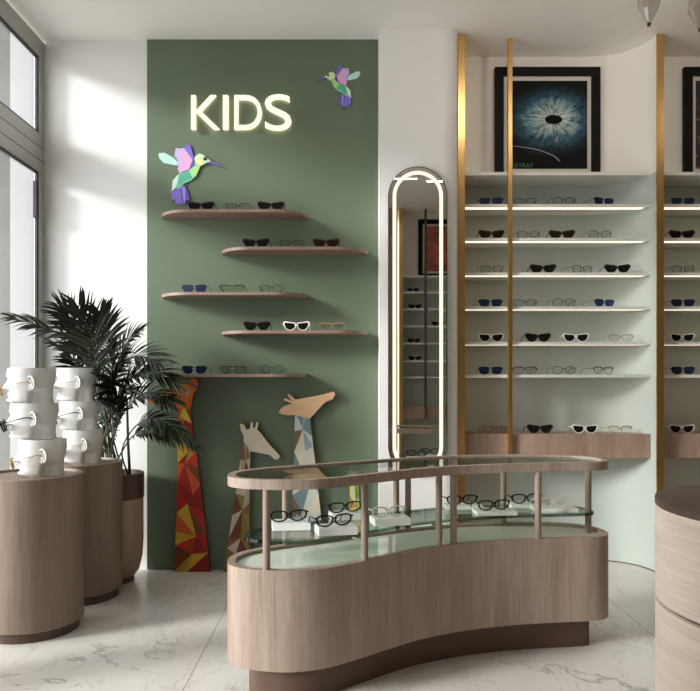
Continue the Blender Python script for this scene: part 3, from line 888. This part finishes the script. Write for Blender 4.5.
# ------------------------------------------------------------------ the curved display counter
front = [(-.398, 2.46), (-.385, 2.385), (-.340, 2.335), (-.262, 2.308), (-.170, 2.300), (-.065, 2.330), (.04, 2.405), (.14, 2.487), (.25, 2.575), (.36, 2.640), (.50, 2.700), (.65, 2.742), (.80, 2.768), (.94, 2.785), (1.018, 2.815), (1.050, 2.875)]
back = [(1.048, 2.950), (1.01, 3.025), (.93, 3.070), (.80, 3.090), (.65, 3.085), (.48, 3.055), (.32, 2.995), (.16, 2.915), (.02, 2.830), (-.14, 2.730), (-.26, 2.655), (-.345, 2.585), (-.385, 2.525)]
out0 = smooth_closed(front + back, 6)
BZ0, BZ1, RZ0, RZ1 = .124, .448, .706, .738
ctr = thing('display_counter', 'curved wood and glass display counter on a recessed dark base', 'display counter', (.33, 2.7, 0))
loc_out = [(x - .33, y - 2.7) for x, y in out0]
def rel(d): return inset(loc_out, d)
bm = bmesh.new()
ringprism(bm, loc_out, rel(.026), BZ1 - .03, BZ1); prism(bm, loc_out, BZ0, BZ1 - .03)
bmesh.ops.remove_doubles(bm, verts=bm.verts[:], dist=1e-5)
bd = link('body', bm, 'wood', ctr, smooth=True, auto=.5)
bm = bmesh.new(); prism(bm, rel(.072), 0, BZ0); link('base', bm, 'toe', ctr, smooth=True, auto=.5)
bm = bmesh.new(); prism(bm, rel(.0265), BZ1 - .0295, BZ1 - .012); link('tray', bm, 'tray', ctr)['label'] = 'polished pale tray under the glass shelf'
bm = bmesh.new(); ringprism(bm, loc_out, rel(.026), RZ0, RZ1)
bmesh.ops.bevel(bm, geom=[e for e in bm.edges if abs(e.verts[0].co.z - e.verts[1].co.z) < 1e-6 and len(e.link_faces) == 2 and e.calc_face_angle(0) > 1], offset=.003, segments=2, affect='EDGES')
link('top_rail', bm, 'wood', ctr, smooth=True, auto=.5)
bm = bmesh.new(); prism(bm, rel(.0265), RZ1 - .016, RZ1 - .006); link('glass_top', bm, 'top_glass', ctr)
# posts: sight line of each post crossed with its side of the outline
def on_outline(px, side):
    s = (px - VX) / F; best = None
    n = len(loc_out); o = inset(loc_out, .013)
    for k in range(n):
        a, b = o[k], o[(k + 1) % n]
        ax, ay, bx, by = a[0] + .33, a[1] + 2.7, b[0] + .33, b[1] + 2.7
        fa, fb = ax - s * ay, bx - s * by
        if fa * fb <= 0 and fa != fb:
            t = fa / (fa - fb); q = (ax + (bx - ax) * t, ay + (by - ay) * t)
            if best is None or (q[1] < best[1] if side == 'f' else q[1] > best[1]): best = q
    return best
for px, sd in ((266.5, 'f'), (285.5, 'b'), (364.5, 'f'), (396.2, 'b'), (408, 'b'), (439, 'f'), (453.5, 'f'), (503.5, 'b'), (538, 'f'), (588.5, 'f')):
    q = on_outline(px, sd)
    if px == 588.5: q = (.99, 2.93)
    if px == 408: q = (q[0] + .0, q[1])
    bm = bmesh.new(); lathe(bm, [(.0, BZ1 - .012), (.0125, BZ1 - .012), (.0125, RZ0 + .001), (0, RZ0 + .001)], 20, 0, (q[0] - .33, q[1] - 2.7))
    link('post', bm, 'wood_post', ctr, smooth=True, auto=.5)
GZ = .532
sh = inset(loc_out, .055)
bm = bmesh.new(); ns = len(sh)
prism(bm, sh, GZ - .012, GZ)
for f in bm.faces:
    if len(f.verts) == 4: f.material_index = 1
bmesh.ops.recalc_face_normals(bm, faces=bm.faces[:])
link('glass_shelf', bm, ['green_glass', 'glass_edge'], ctr)['label'] = 'green glass shelf inside the counter'
for px, sd in ((285.5, 'b'), (364.5, 'f'), (439, 'f'), (503.5, 'b'), (538, 'f'), (396.2, 'b')):
    q = on_outline(px, sd)
    cx_, cy_ = q[0] - .33, q[1] - 2.7
    k = min(range(ns), key=lambda i: (sh[i][0] - cx_) ** 2 + (sh[i][1] - cy_) ** 2)
    bm = bmesh.new(); tube(bm, [(cx_, cy_, GZ - .018), (sh[k][0] * 1.0 + (sh[k][0] - cx_) * .4, sh[k][1] + (sh[k][1] - cy_) * .4, GZ - .018)], .006, 10)
    link('shelf_clip', bm, 'fr_silver', ctr)

# white blocks and the eyewear on them
blocks = [(291, 532, 2.55, .135, .085, .026, .12, 'black_thick', 'front block at the left end'),
          (336, 537, 2.47, .135, .085, .026, .22, 'black_thick', 'block second from the left'),
          (347, 520.5, 2.735, .13, .08, .024, .20, 'black_thick', 'block behind the second one from the left'),
          (390, 526.5, 2.63, .135, .085, .026, .20, 'white_thick', 'block left of the counter middle'),
          (463, 508, 2.945, .15, .085, .016, .04, 'black_thick', 'rear block right of the counter middle'),
          (494.5, 514.5, 2.825, .16, .085, .016, .05, 'black_thick', 'front block right of the counter middle'),
          (527, 506.5, 2.98, .15, .085, .016, .02, 'black_thick', 'rear block near the right end'),
          (554, 511.5, 2.885, .17, .085, .016, .02, 'white_thick', 'front block near the right end')]
for px, py, d, w, dp, h, rz, key, where in blocks:
    x = (px - VX) / F * d
    bm = bmesh.new(); box(bm, -w / 2, w / 2, -dp / 2, dp / 2, 0, h, .002)
    o = tag(link('display_block', bm, 'block', None, loc=(x, d, GZ + .0003)), 'white %s under %s' % (where, WORD[key]), 'display block', 'white blocks on the glass shelf')
    o.rotation_euler = (0, 0, rz)
    cz = GZ + .0003 + h
    put_glasses(key, (x - .006, d - .018, cz + .001), '%s lying on the white %s' % (WORD[key], where), 'eyewear inside the counter', rz + .22, -.0, 0).scale = (.98, .64, .82)

# ------------------------------------------------------------------ round drawer counter at the right edge
drc = thing('drum_counter', 'pale round drawer counter with dark brown top at the right edge', 'drawer counter', (1.318, 2.05, 0))
R = .40
bm = bmesh.new(); lathe(bm, [(0, .113), (R - .004, .113), (R, .117), (R, .398), (R - .004, .400), (0, .400)], 96); link('drawer_front', bm, 'wood_light', drc, smooth=True, auto=.5)
bm = bmesh.new(); lathe(bm, [(0, .408), (R - .004, .408), (R, .412), (R, .681), (R - .001, .683), (0, .683)], 96); link('drawer_front', bm, 'wood_light', drc, smooth=True, auto=.5)
bm = bmesh.new(); lathe(bm, [(0, .400), (R - .014, .400), (R - .014, .408), (0, .408)], 96); link('shadow_gap', bm, 'bronze', drc, smooth=True, auto=.5)
bm = bmesh.new(); lathe(bm, [(0, .683), (R - .002, .683), (R + .001, .686), (R + .001, .703), (R - .002, .706), (0, .706)], 96); link('countertop', bm, 'top_brown', drc, smooth=True, auto=.5)
bm = bmesh.new(); lathe(bm, [(0, 0), (R - .03, 0), (R - .03, .113), (0, .113)], 96); link('base', bm, 'bronze', drc, smooth=True, auto=.5)

# ------------------------------------------------------------------ wood plinths
def plinth(x, y, r, label):
    t = thing('round_plinth', label, 'plinth', (x, y, 0), 0, 'round wooden plinths')
    bm = bmesh.new(); lathe(bm, [(0, .042), (r - .003, .042), (r, .046), (r, .653), (r - .003, .658), (r - .016, .658), (r - .018, .648), (0, .648)], 80); link('drum', bm, 'wood_plinth', t, smooth=True, auto=.5)
    bm = bmesh.new(); lathe(bm, [(0, 0), (r - .018, 0), (r - .018, .042), (0, .042)], 64); link('base', bm, 'bronze', t, smooth=True, auto=.5)
plinth(-1.337, 3.07, .212, 'nearer round wooden plinth under the left stack of white heads')
plinth(-1.302, 3.53, .203, 'farther round wooden plinth under the second stack of white heads')

# ------------------------------------------------------------------ stacks of white ceramic faces
def sstep(a, b, x):
    t = max(0, min(1, (x - a) / (b - a))); return t * t * (3 - 2 * t)
def gs(x, m, s): return math.exp(-((x - m) / s) ** 2)
def lerp_tab(tab, z):
    for (z0, v0), (z1, v1) in zip(tab, tab[1:]):
        if z <= z1:
            t = (z - z0) / (z1 - z0); t = t * t * (3 - 2 * t); return v0 + (v1 - v0) * t
    return tab[-1][1]
def head_mesh(h, s=1.0):
    """face towards +x; cut flat above the brow and below the chin"""
    NT, NZ = 120, 60
    frontp = [(0, .070), (.08, .083), (.16, .085), (.24, .082), (.5, .083), (.66, .083), (.78, .090), (.9, .091), (1, .088)]
    backp = [(0, .093), (.22, .089), (.42, .091), (.62, .098), (.8, .102), (1, .100)]
    sidep = [(0, .062), (.2, .066), (.45, .073), (.7, .079), (1, .080)]
    bm = bmesh.new(); rings = []
    for iz in range(NZ + 1):
        u = iz / NZ
        ring = []
        for it in range(NT):
            th = 2 * PI * it / NT
            if th > PI: th -= 2 * PI
            a = lerp_tab(frontp, u) if abs(th) < PI / 2 else lerp_tab(backp, u)
            b = lerp_tab(sidep, u)
            ct, st = math.cos(th), math.sin(th)
            ex = 2.15
            r = (abs(ct / a) ** ex + abs(st / b) ** ex) ** (-1 / ex)
            at = abs(th)
            # nose, brow, eyes, lips, chin, cheeks
            nose = sstep(.72, .44, u) * (1 - sstep(.44, .385, u)) if u < .72 else 0
            nose = (max(0, min(1, (.74 - u) / .30)) ** 1.2) * sstep(.365, .425, u)
            r += .027 * nose * gs(th, 0, .155 + .08 * (u < .5) * (1 - abs(u - .42) / .1 if abs(u - .42) < .1 else 0))
            r += .010 * gs(u, .43, .035) * gs(at, .20, .10)
            r -= .011 * gs(u, .655, .070) * gs(at, .36, .19)
            r += .0055 * gs(u, .63, .035) * gs(at, .38, .13)
            r += .006 * gs(u, .775, .05) * gs(at, .32, .30)
            r += .008 * gs(u, .285, .026) * gs(th, 0, .26) + .008 * gs(u, .222, .028) * gs(th, 0, .24)
            r -= .004 * gs(u, .253, .010) * gs(th, 0, .30)
            r -= .005 * gs(u, .175, .025) * gs(th, 0, .26)
            r += .010 * gs(u, .09, .055) * gs(th, 0, .30)
            r += .005 * gs(u, .50, .09) * gs(at, .78, .22)
            # the neck sits back behind the jaw line
            jaw = 1.55 + .55 * u
            r -= .016 * sstep(jaw - .28, jaw + .22, at) * (1 - sstep(.30, .46, u)) * (1 - sstep(2.2, 2.7, at))
            r -= .010 * gs(u, .0, .05) * (at < 1.4)
            ring.append(bm.verts.new((r * ct * s, r * st * s, u * h)))
        rings.append(ring)
    for a, b in zip(rings, rings[1:]):
        for k in range(NT): bm.faces.new((a[k], a[(k + 1) % NT], b[(k + 1) % NT], b[k]))
    # open-topped: a slightly sunken lid
    top = rings[-1]
    inn = [bm.verts.new((v.co.x * .93, v.co.y * .93, h)) for v in top]
    sunk = [bm.verts.new((v.co.x * .92, v.co.y * .92, h - .006)) for v in top]
    for k in range(NT):
        j = (k + 1) % NT
        bm.faces.new((top[k], top[j], inn[j], inn[k])); bm.faces.new((inn[k], inn[j], sunk[j], sunk[k]))
    bm.faces.new(sunk); bm.faces.new(rings[0][::-1])
    return bm
def ear_mesh(h, s=1.0):
    bm = bmesh.new()
    outs = []
    # helix: a thick curled tube over a bowl
    path = []
    for k in range(17):
        a = -1.9 + 4.6 * k / 16
        path.append(Vector((-.014 * math.cos(a) - .002, 0, .026 * math.sin(a) + .003 + (.002 if math.sin(a) > 0 else 0))))
    rad = [.0030 + .0022 * math.sin(PI * k / 16) for k in range(17)]
    tube(bm, path, rad, 10)
    path2 = [Vector((-.006 * math.cos(-1.6 + 3.4 * k / 10) , -.001, .015 * math.sin(-1.6 + 3.4 * k / 10) - .001)) for k in range(11)]
    tube(bm, path2, .0028, 8)
    # bowl
    n = 24; c = bm.verts.new((-.002, .005, 0)); ring = [bm.verts.new((-.002 - .014 * math.cos(2 * PI * k / n), .001, .026 * math.sin(2 * PI * k / n) + .001)) for k in range(n)]
    rim = [bm.verts.new((-.002 - .010 * math.cos(2 * PI * k / n), .014, .020 * math.sin(2 * PI * k / n))) for k in range(n)]
    for k in range(n):
        bm.faces.new((c, ring[k], ring[(k + 1) % n])); bm.faces.new((ring[k], rim[k], rim[(k + 1) % n], ring[(k + 1) % n]))
    # lobe
    lathe(bm, [(0, -.0065), (.004, -.005), (.006, 0), (.004, .005), (0, .0065)], 12, 0, (0, 0))
    for v in bm.verts[-(12 * 3 + 2):]: v.co = (v.co.x + .004, v.co.y, v.co.z - .023)
    for v in bm.verts: v.co = v.co * s
    return bm
def head_stack(label, base, segs):
    """segs: (x offset, height, yaw) from the bottom up; faces look to the left"""
    t = thing('face_sculpture', label, 'sculpture', base, 0, 'stacks of white ceramic heads')
    z = 0; info = []
    for dx, h, yaw, s in segs:
        hd = link('head', head_mesh(h, s), 'ceramic', t, smooth=True, auto=.9)
        hd.location = (dx, 0, z); hd.rotation_euler = (0, 0, PI + yaw)
        for sd in (1, -1):
            e = link('ear', ear_mesh(h, 1.0), 'ceramic', hd, smooth=True, auto=.9)
            # with the head turned by pi its +y side faces the camera
            e.location = (-.004, sd * (.0765 * s + .004), h * .56)
            e.scale = (1, -1 if sd > 0 else 1, 1)
            e.rotation_euler = (0, .12, -sd * .42)
        info.append((dx, z, h, yaw, s)); z += h - .001
    return t, info
st1, in1 = head_stack('nearer stack of three white ceramic heads on the left plinth', (-1.322, 3.07, .6485),
                      [(.028, .158, .40, 1.0), (-.008, .153, .34, 1.0), (-.020, .150, .38, 1.0)])
st2, in2 = head_stack('farther stack of three white ceramic heads beside the palm', (-1.300, 3.53, .6485),
                      [(.012, .165, .38, .97), (-.004, .140, .33, .97), (-.018, .163, .36, .97)])
def worn(base, inf, key, label, tilt=.30):
    dx, z, h, yaw, s = inf
    # glasses front faces -y in its own frame: turn it to look along -x
    fx, fy = -math.cos(yaw), -math.sin(yaw)
    o = put_glasses(key, (base[0] + dx + fx * .108 * s, base[1] + fy * .108 * s, base[2] + z + h * .46 - .040), label, 'eyewear worn by the white heads')
    o.scale = (1.22, 1.08, 1.08)
    o.rotation_euler = Euler((tilt, 0, -PI / 2 + yaw), 'XYZ')
worn((-1.322, 3.07, .6485), in1[2], 'gold', 'gold wire glasses on the top head of the nearer white stack')
worn((-1.322, 3.07, .6485), in1[1], 'black_cat', 'dark sunglasses on the middle head of the nearer white stack')
worn((-1.322, 3.07, .6485), in1[0], 'gold', 'gold wire glasses on the bottom head of the nearer white stack')
worn((-1.300, 3.53, .6485), in2[2], 'white_cat', 'white glasses on the top head of the farther white stack')
worn((-1.300, 3.53, .6485), in2[1], 'black_cat', 'dark sunglasses on the middle head of the farther white stack')
worn((-1.300, 3.53, .6485), in2[0], 'white_cat', 'white framed dark glasses on the bottom head of the farther white stack')

# ------------------------------------------------------------------ potted palm
PX, PY = -1.215, 3.80
palm = thing('potted_palm', 'green palm with arching fronds in a wood and bronze pot', 'plant', (PX, PY, 0))
bm = bmesh.new(); lathe(bm, [(0, .03), (.105, .03), (.125, .055), (.142, .13), (.147, .22), (.147, .437), (0, .437)], 64); link('pot', bm, 'wood_pot', palm, smooth=True, auto=.5)
bm = bmesh.new(); lathe(bm, [(0, 0), (.10, 0), (.10, .03), (0, .03)], 48); link('pot_base', bm, 'bronze', palm, smooth=True, auto=.5)
bm = bmesh.new(); lathe(bm, [(.147, .437), (.150, .440), (.150, .566), (.146, .569), (.138, .569), (.136, .540), (.136, .437)], 64); link('pot_collar', bm, 'bronze', palm, smooth=True, auto=.5)
bm = bmesh.new(); lathe(bm, [(0, .5385), (.136, .5385), (.136, .53), (0, .53)], 48); link('soil', bm, 'soil', palm)
rnd = random.Random(21)
def frond(ctrl, llen, nl=26, wid=.012, mat='leaf', start=.35, droop=.3, side=None, rev=1):
    """ctrl: world points from the pot up to the tip"""
    pts = smooth_open([Vector(c) - Vector((PX, PY, 0)) for c in ctrl], 10)
    n = len(pts)
    bm = bmesh.new()
    tube(bm, pts[::2] + ([pts[-1]] if (n - 1) % 2 else []), [max(.0012, .0052 * (1 - .8 * k / (n / 2))) for k in range(len(pts[::2]) + (1 if (n - 1) % 2 else 0))], 6, 1)
    for i in range(nl):
        f = start + (1 - start) * (i + .5) / nl
        q = f * (n - 1); a = int(q); fr_ = q - a
        p = pts[a].lerp(pts[min(a + 1, n - 1)], fr_)
        tg = (pts[min(a + 2, n - 1)] - pts[max(a - 1, 0)]).normalized()
        u = (i + .5) / nl
        ln = llen * (.45 + .55 * math.sin(PI * min(1, .18 + u * .78))) * rnd.uniform(.86, 1.12)
        nrm = side if side is not None else Vector((0, -.55, .83))
        sd = tg.cross(nrm)
        if sd.length < .15: sd = tg.cross(Vector((1, 0, .2)))
        sd.normalize(); nn = sd.cross(tg).normalized()
        for s in (-1, 1):
            ang = (.95 - .55 * u) + rnd.uniform(-.12, .12)
            dr = (tg * math.cos(ang) + sd * s * math.sin(ang) + nn * rnd.uniform(.02, .22)).normalized()
            w = wid * rnd.uniform(.8, 1.15)
            wv = dr.cross(nn + Vector((rnd.uniform(-.4, .4), rnd.uniform(-.4, .4), 0))).normalized()
            rows_ = []
            for k in range(5):
                t = k / 4
                c = p + dr * ln * t + Vector((0, 0, -droop * ln * t * t))
                ww = w * (.35 + 1.3 * t * (1 - t) * 2 if t < .6 else (1 - t) * 2.3) * .5
                ww = max(ww, .0006)
                fold = nn * ww * .5
                rows_.append((bm.verts.new(c + wv * ww + fold), bm.verts.new(c), bm.verts.new(c - wv * ww + fold)))
            for r0, r1 in zip(rows_, rows_[1:]):
                bm.faces.new((r0[0], r0[1], r1[1], r1[0])).material_index = 0
                bm.faces.new((r0[1], r0[2], r1[2], r1[1])).material_index = 0
    return link('frond', bm, [mat, 'stem_green'], palm, smooth=True)
def pot_pt(a, r=.06): return (PX + r * math.cos(a), PY + r * math.sin(a), .535)
up = lambda px, py, d: tuple(P(px, py, d))
FR = [  # control points above the pot
 ([up(104, 420, 3.72), up(80, 350, 3.62), up(50, 330, 3.52), up(12, 318, 3.42)], .17, 'leaf_olive', .48),
 ([up(102, 420, 3.75), up(88, 350, 3.70), up(72, 322, 3.66), up(60, 308, 3.62)], .21, 'leaf', .40),
 ([up(106, 420, 3.70), up(100, 385, 3.60), up(92, 340, 3.50), up(78, 306, 3.44)], .25, 'leaf', .40),
 ([up(106, 425, 3.78), up(108, 370, 3.76), up(106, 335, 3.72), up(100, 312, 3.70)], .21, 'leaf', .42),
 ([up(110, 425, 3.80), up(116, 370, 3.76), up(126, 345, 3.72), up(140, 332, 3.68)], .18, 'leaf', .42),
 ([up(110, 420, 3.76), up(118, 372, 3.68), up(136, 356, 3.60), up(160, 362, 3.52)], .20, 'leaf', .40),
 ([up(112, 420, 3.74), up(124, 385, 3.66), up(148, 372, 3.60), up(180, 384, 3.54)], .18, 'leaf_olive', .42),
 ([up(116, 430, 3.76), up(132, 402, 3.70), up(150, 392, 3.66), up(172, 402, 3.60)], .15, 'leaf', .45),
 ([up(122, 450, 3.76), up(138, 424, 3.70), up(160, 420, 3.64), up(192, 444, 3.58)], .13, 'leaf', .50),
 ([up(120, 455, 3.80), up(134, 435, 3.74), up(152, 430, 3.70), up(172, 440, 3.66)], .11, 'leaf_olive', .50),
 ([up(98, 430, 3.84), up(82, 380, 3.80), up(70, 355, 3.74), up(52, 344, 3.66)], .16, 'leaf', .40),
 ([up(108, 430, 3.70), up(110, 398, 3.62), up(112, 376, 3.54), up(110, 345, 3.46)], .19, 'leaf', .35),
 ([up(114, 430, 3.72), up(122, 400, 3.64), up(130, 380, 3.58), up(148, 368, 3.54)], .18, 'leaf', .35),
 ([up(102, 440, 3.78), up(96, 410, 3.72), up(100, 392, 3.68), up(118, 384, 3.62)], .15, 'leaf', .35),
 ([up(106, 440, 3.82), up(110, 415, 3.80), up(120, 395, 3.78), up(136, 390, 3.74)], .15, 'leaf', .30),
 ([up(112, 445, 3.70), up(118, 420, 3.64), up(116, 402, 3.60), up(106, 388, 3.54)], .14, 'leaf', .30),
 ([up(100, 440, 3.84), up(92, 400, 3.84), up(90, 365, 3.82), up(84, 335, 3.80)], .17, 'leaf', .35),
]
for k, (c, ln, mt, st) in enumerate(FR):
    frond([pot_pt(k * 2.4, .03 + .05 * rnd.random())] + c, ln, 24, .0170, mt, st, .22)
for k in range(7):
    a = rnd.uniform(0, 6.28); q = pot_pt(a, .08)
    bm = bmesh.new(); tube(bm, [Vector(q) - Vector((PX, PY, 0)), Vector((.07 * math.cos(a), .07 * math.sin(a), .72)), Vector((.05 * math.cos(a + .3) + .02, .05 * math.sin(a + .3), rnd.uniform(.88, 1.02)))], [.006, .005, .003], 6)
    link('stem', bm, 'stem_green', palm, smooth=True)

# ------------------------------------------------------------------ glass drop chandelier and ceiling lights
chd = thing('drop_chandelier', 'cluster of clear glass drops hanging at the top right', 'chandelier', (1.0, 2.0, CEIL))
bm = bmesh.new(); lathe(bm, [(0, -.03), (.14, -.03), (.145, -.025), (.145, -.0005), (0, -.0005)], 48); link('canopy', bm, 'brass', chd, smooth=True, auto=.5)
drops = [(.8445, 2.0, 2.045), (.975, 2.0, 2.018)]
rd = random.Random(5)
for k in range(15):
    a = rd.uniform(0, 6.28); r = rd.uniform(.03, .15)
    drops.append((.93 + r * math.cos(a), 2.0 + r * math.sin(a), rd.uniform(2.12, 2.62)))
for k, (x, y, z) in enumerate(drops):
    if k == 1: x, z = .986, 2.03
    w = .026
    bm = bmesh.new()
    lathe(bm, [(0, 0), (.005, .004), (.014, .020), (.024, .040), (.0305, .058), (.0315, .074), (.028, .092), (.018, .110), (.006, .124), (0, .126)], 12, 0, (x - 1.0, y - 2.0))
    for v in bm.verts: v.co.z += z - CEIL
    dr = link('drop', bm, 'glass_drop', chd)
    bm = bmesh.new()
    lathe(bm, [(.0, 0), (.0042, .0), (.006, .006), (.0035, .010), (0, .011)], 10, 0, (x - 1.0, y - 2.0))
    for v in bm.verts: v.co.z += z - CEIL - .004
    link('finial', bm, 'bronze', dr)
    bm = bmesh.new(); tube(bm, [(x - 1.0, y - 2.0, z - CEIL + .124), (min(max(x - 1.0, -.12), .12), (y - 2.0) * .6, -.028)], .0012, 6); link('wire', bm, 'bronze', dr)
for x, y, s in ((-.35, 1.3, 'leftmost'), (.50, 1.04, 'second'), (.93, .96, 'third'), (1.75, 1.3, 'rightmost')):
    t = thing('ceiling_light', 'linear ceiling light, %s of the four over the room' % s, 'ceiling light', (x, y, CEIL), 0, 'linear ceiling lights')
    bm = bmesh.new(); box(bm, -.17, .17, -.02, .02, -.035, -.0005, .003); link('housing', bm, 'fr_white', t)
    bm = bmesh.new(); box(bm, -.165, .165, -.014, .014, -.0375, -.0352); link('diffuser', bm, 'ceil_led', t)

for x, y, tx, ty, tz, e, s in ((.80, 2.85, .42, 3.87, 2.45, 5, 'facing the mirror column'), (1.42, 2.75, 1.42, 4.2, 2.55, 12, 'facing the eye picture'), (2.45, 2.75, 2.45, 4.2, 2.5, 4, 'facing the shaded bay')):  # unseen spots added to brighten the column and the picture wall
    t = thing('fill_spot', 'added out-of-view fill spot ' + s, 'spotlight', (x, y, CEIL), 0, 'added fill spots')
    bm = bmesh.new(); lathe(bm, [(0, -.0005), (.05, -.0005), (.05, -.012), (0, -.012)], 32); link('mount', bm, 'fr_white', t, smooth=True, auto=.5)
    d = Vector((tx - x, ty - y, tz - CEIL + .06)).normalized(); p0 = Vector((0, 0, -.055))
    bm = bmesh.new(); tube(bm, [p0 - d * .05, p0 + d * .05], .035, 24); link('fill_head', bm, 'fr_white', t, smooth=True, auto=.5)
    bm = bmesh.new(); tube(bm, [p0 + d * .0502, p0 + d * .0512], .030, 24); link('lens', bm, 'ceil_led', t)
    ld = bpy.data.lights.new('fill_beam', 'SPOT'); ld.energy = e; ld.color = (1.0, .90, .78); ld.spot_size = math.radians(95); ld.spot_blend = 1.0; ld.shadow_soft_size = .10
    lo = bpy.data.objects.new('fill_beam', ld); C.objects.link(lo); lo.parent = t; lo.location = p0 + d * .09
    lo.rotation_euler = d.to_track_quat('-Z', 'Y').to_euler()

# ------------------------------------------------------------------ daylight
SUN = Vector((2.0, 1.0, -.74)).normalized()      # the way the light travels
sl = bpy.data.lights.new('sun', 'SUN'); sl.energy = 3.7; sl.angle = math.radians(12); sl.color = (1.0, .98, .95)
so = bpy.data.objects.new('sun', sl); C.objects.link(so); so.rotation_euler = SUN.to_track_quat('-Z', 'Y').to_euler()
so.location = (-6, -4, 5)
w = bpy.data.worlds.new('sky'); bpy.context.scene.world = w; w.use_nodes = True
nt = w.node_tree; bg = nt.nodes['Background']
tc = nt.nodes.new('ShaderNodeTexCoord')
dp = nt.nodes.new('ShaderNodeVectorMath'); dp.operation = 'DOT_PRODUCT'; dp.inputs[1].default_value = tuple(-SUN)
nt.links.new(tc.outputs['Generated'], dp.inputs[0])
g = math_node(nt, 'POWER', math_node(nt, 'MAXIMUM', dp.outputs['Value'], 0), 2.0)
stg = math_node(nt, 'ADD', .80, math_node(nt, 'MULTIPLY', g, 3.0))
bg.inputs['Color'].default_value = (1.0, .995, .985, 1)
nt.links.new(stg, bg.inputs['Strength'])

# ------------------------------------------------------------------ camera
cd = bpy.data.cameras.new('camera'); cam = bpy.data.objects.new('camera', cd); C.objects.link(cam)
cam.location = (0, 0, CAMH); cam.rotation_euler = (PI / 2, 0, 0)
cd.sensor_width = 36; cd.lens = 36 * F / 700
cd.shift_x = (350 - VX) / 700; cd.shift_y = -(345.5 - HY) / 700
cd.clip_start = .02
S = bpy.context.scene
S.camera = cam
S.view_settings.view_transform = 'Standard'; S.view_settings.look = 'None'
S.view_settings.gamma = 1; S.view_settings.use_curve_mapping = False
S.view_settings.exposure = 0.32
S.cycles.max_bounces = 10; S.cycles.diffuse_bounces = 5; S.cycles.transparent_max_bounces = 24
S.cycles.use_denoising = True
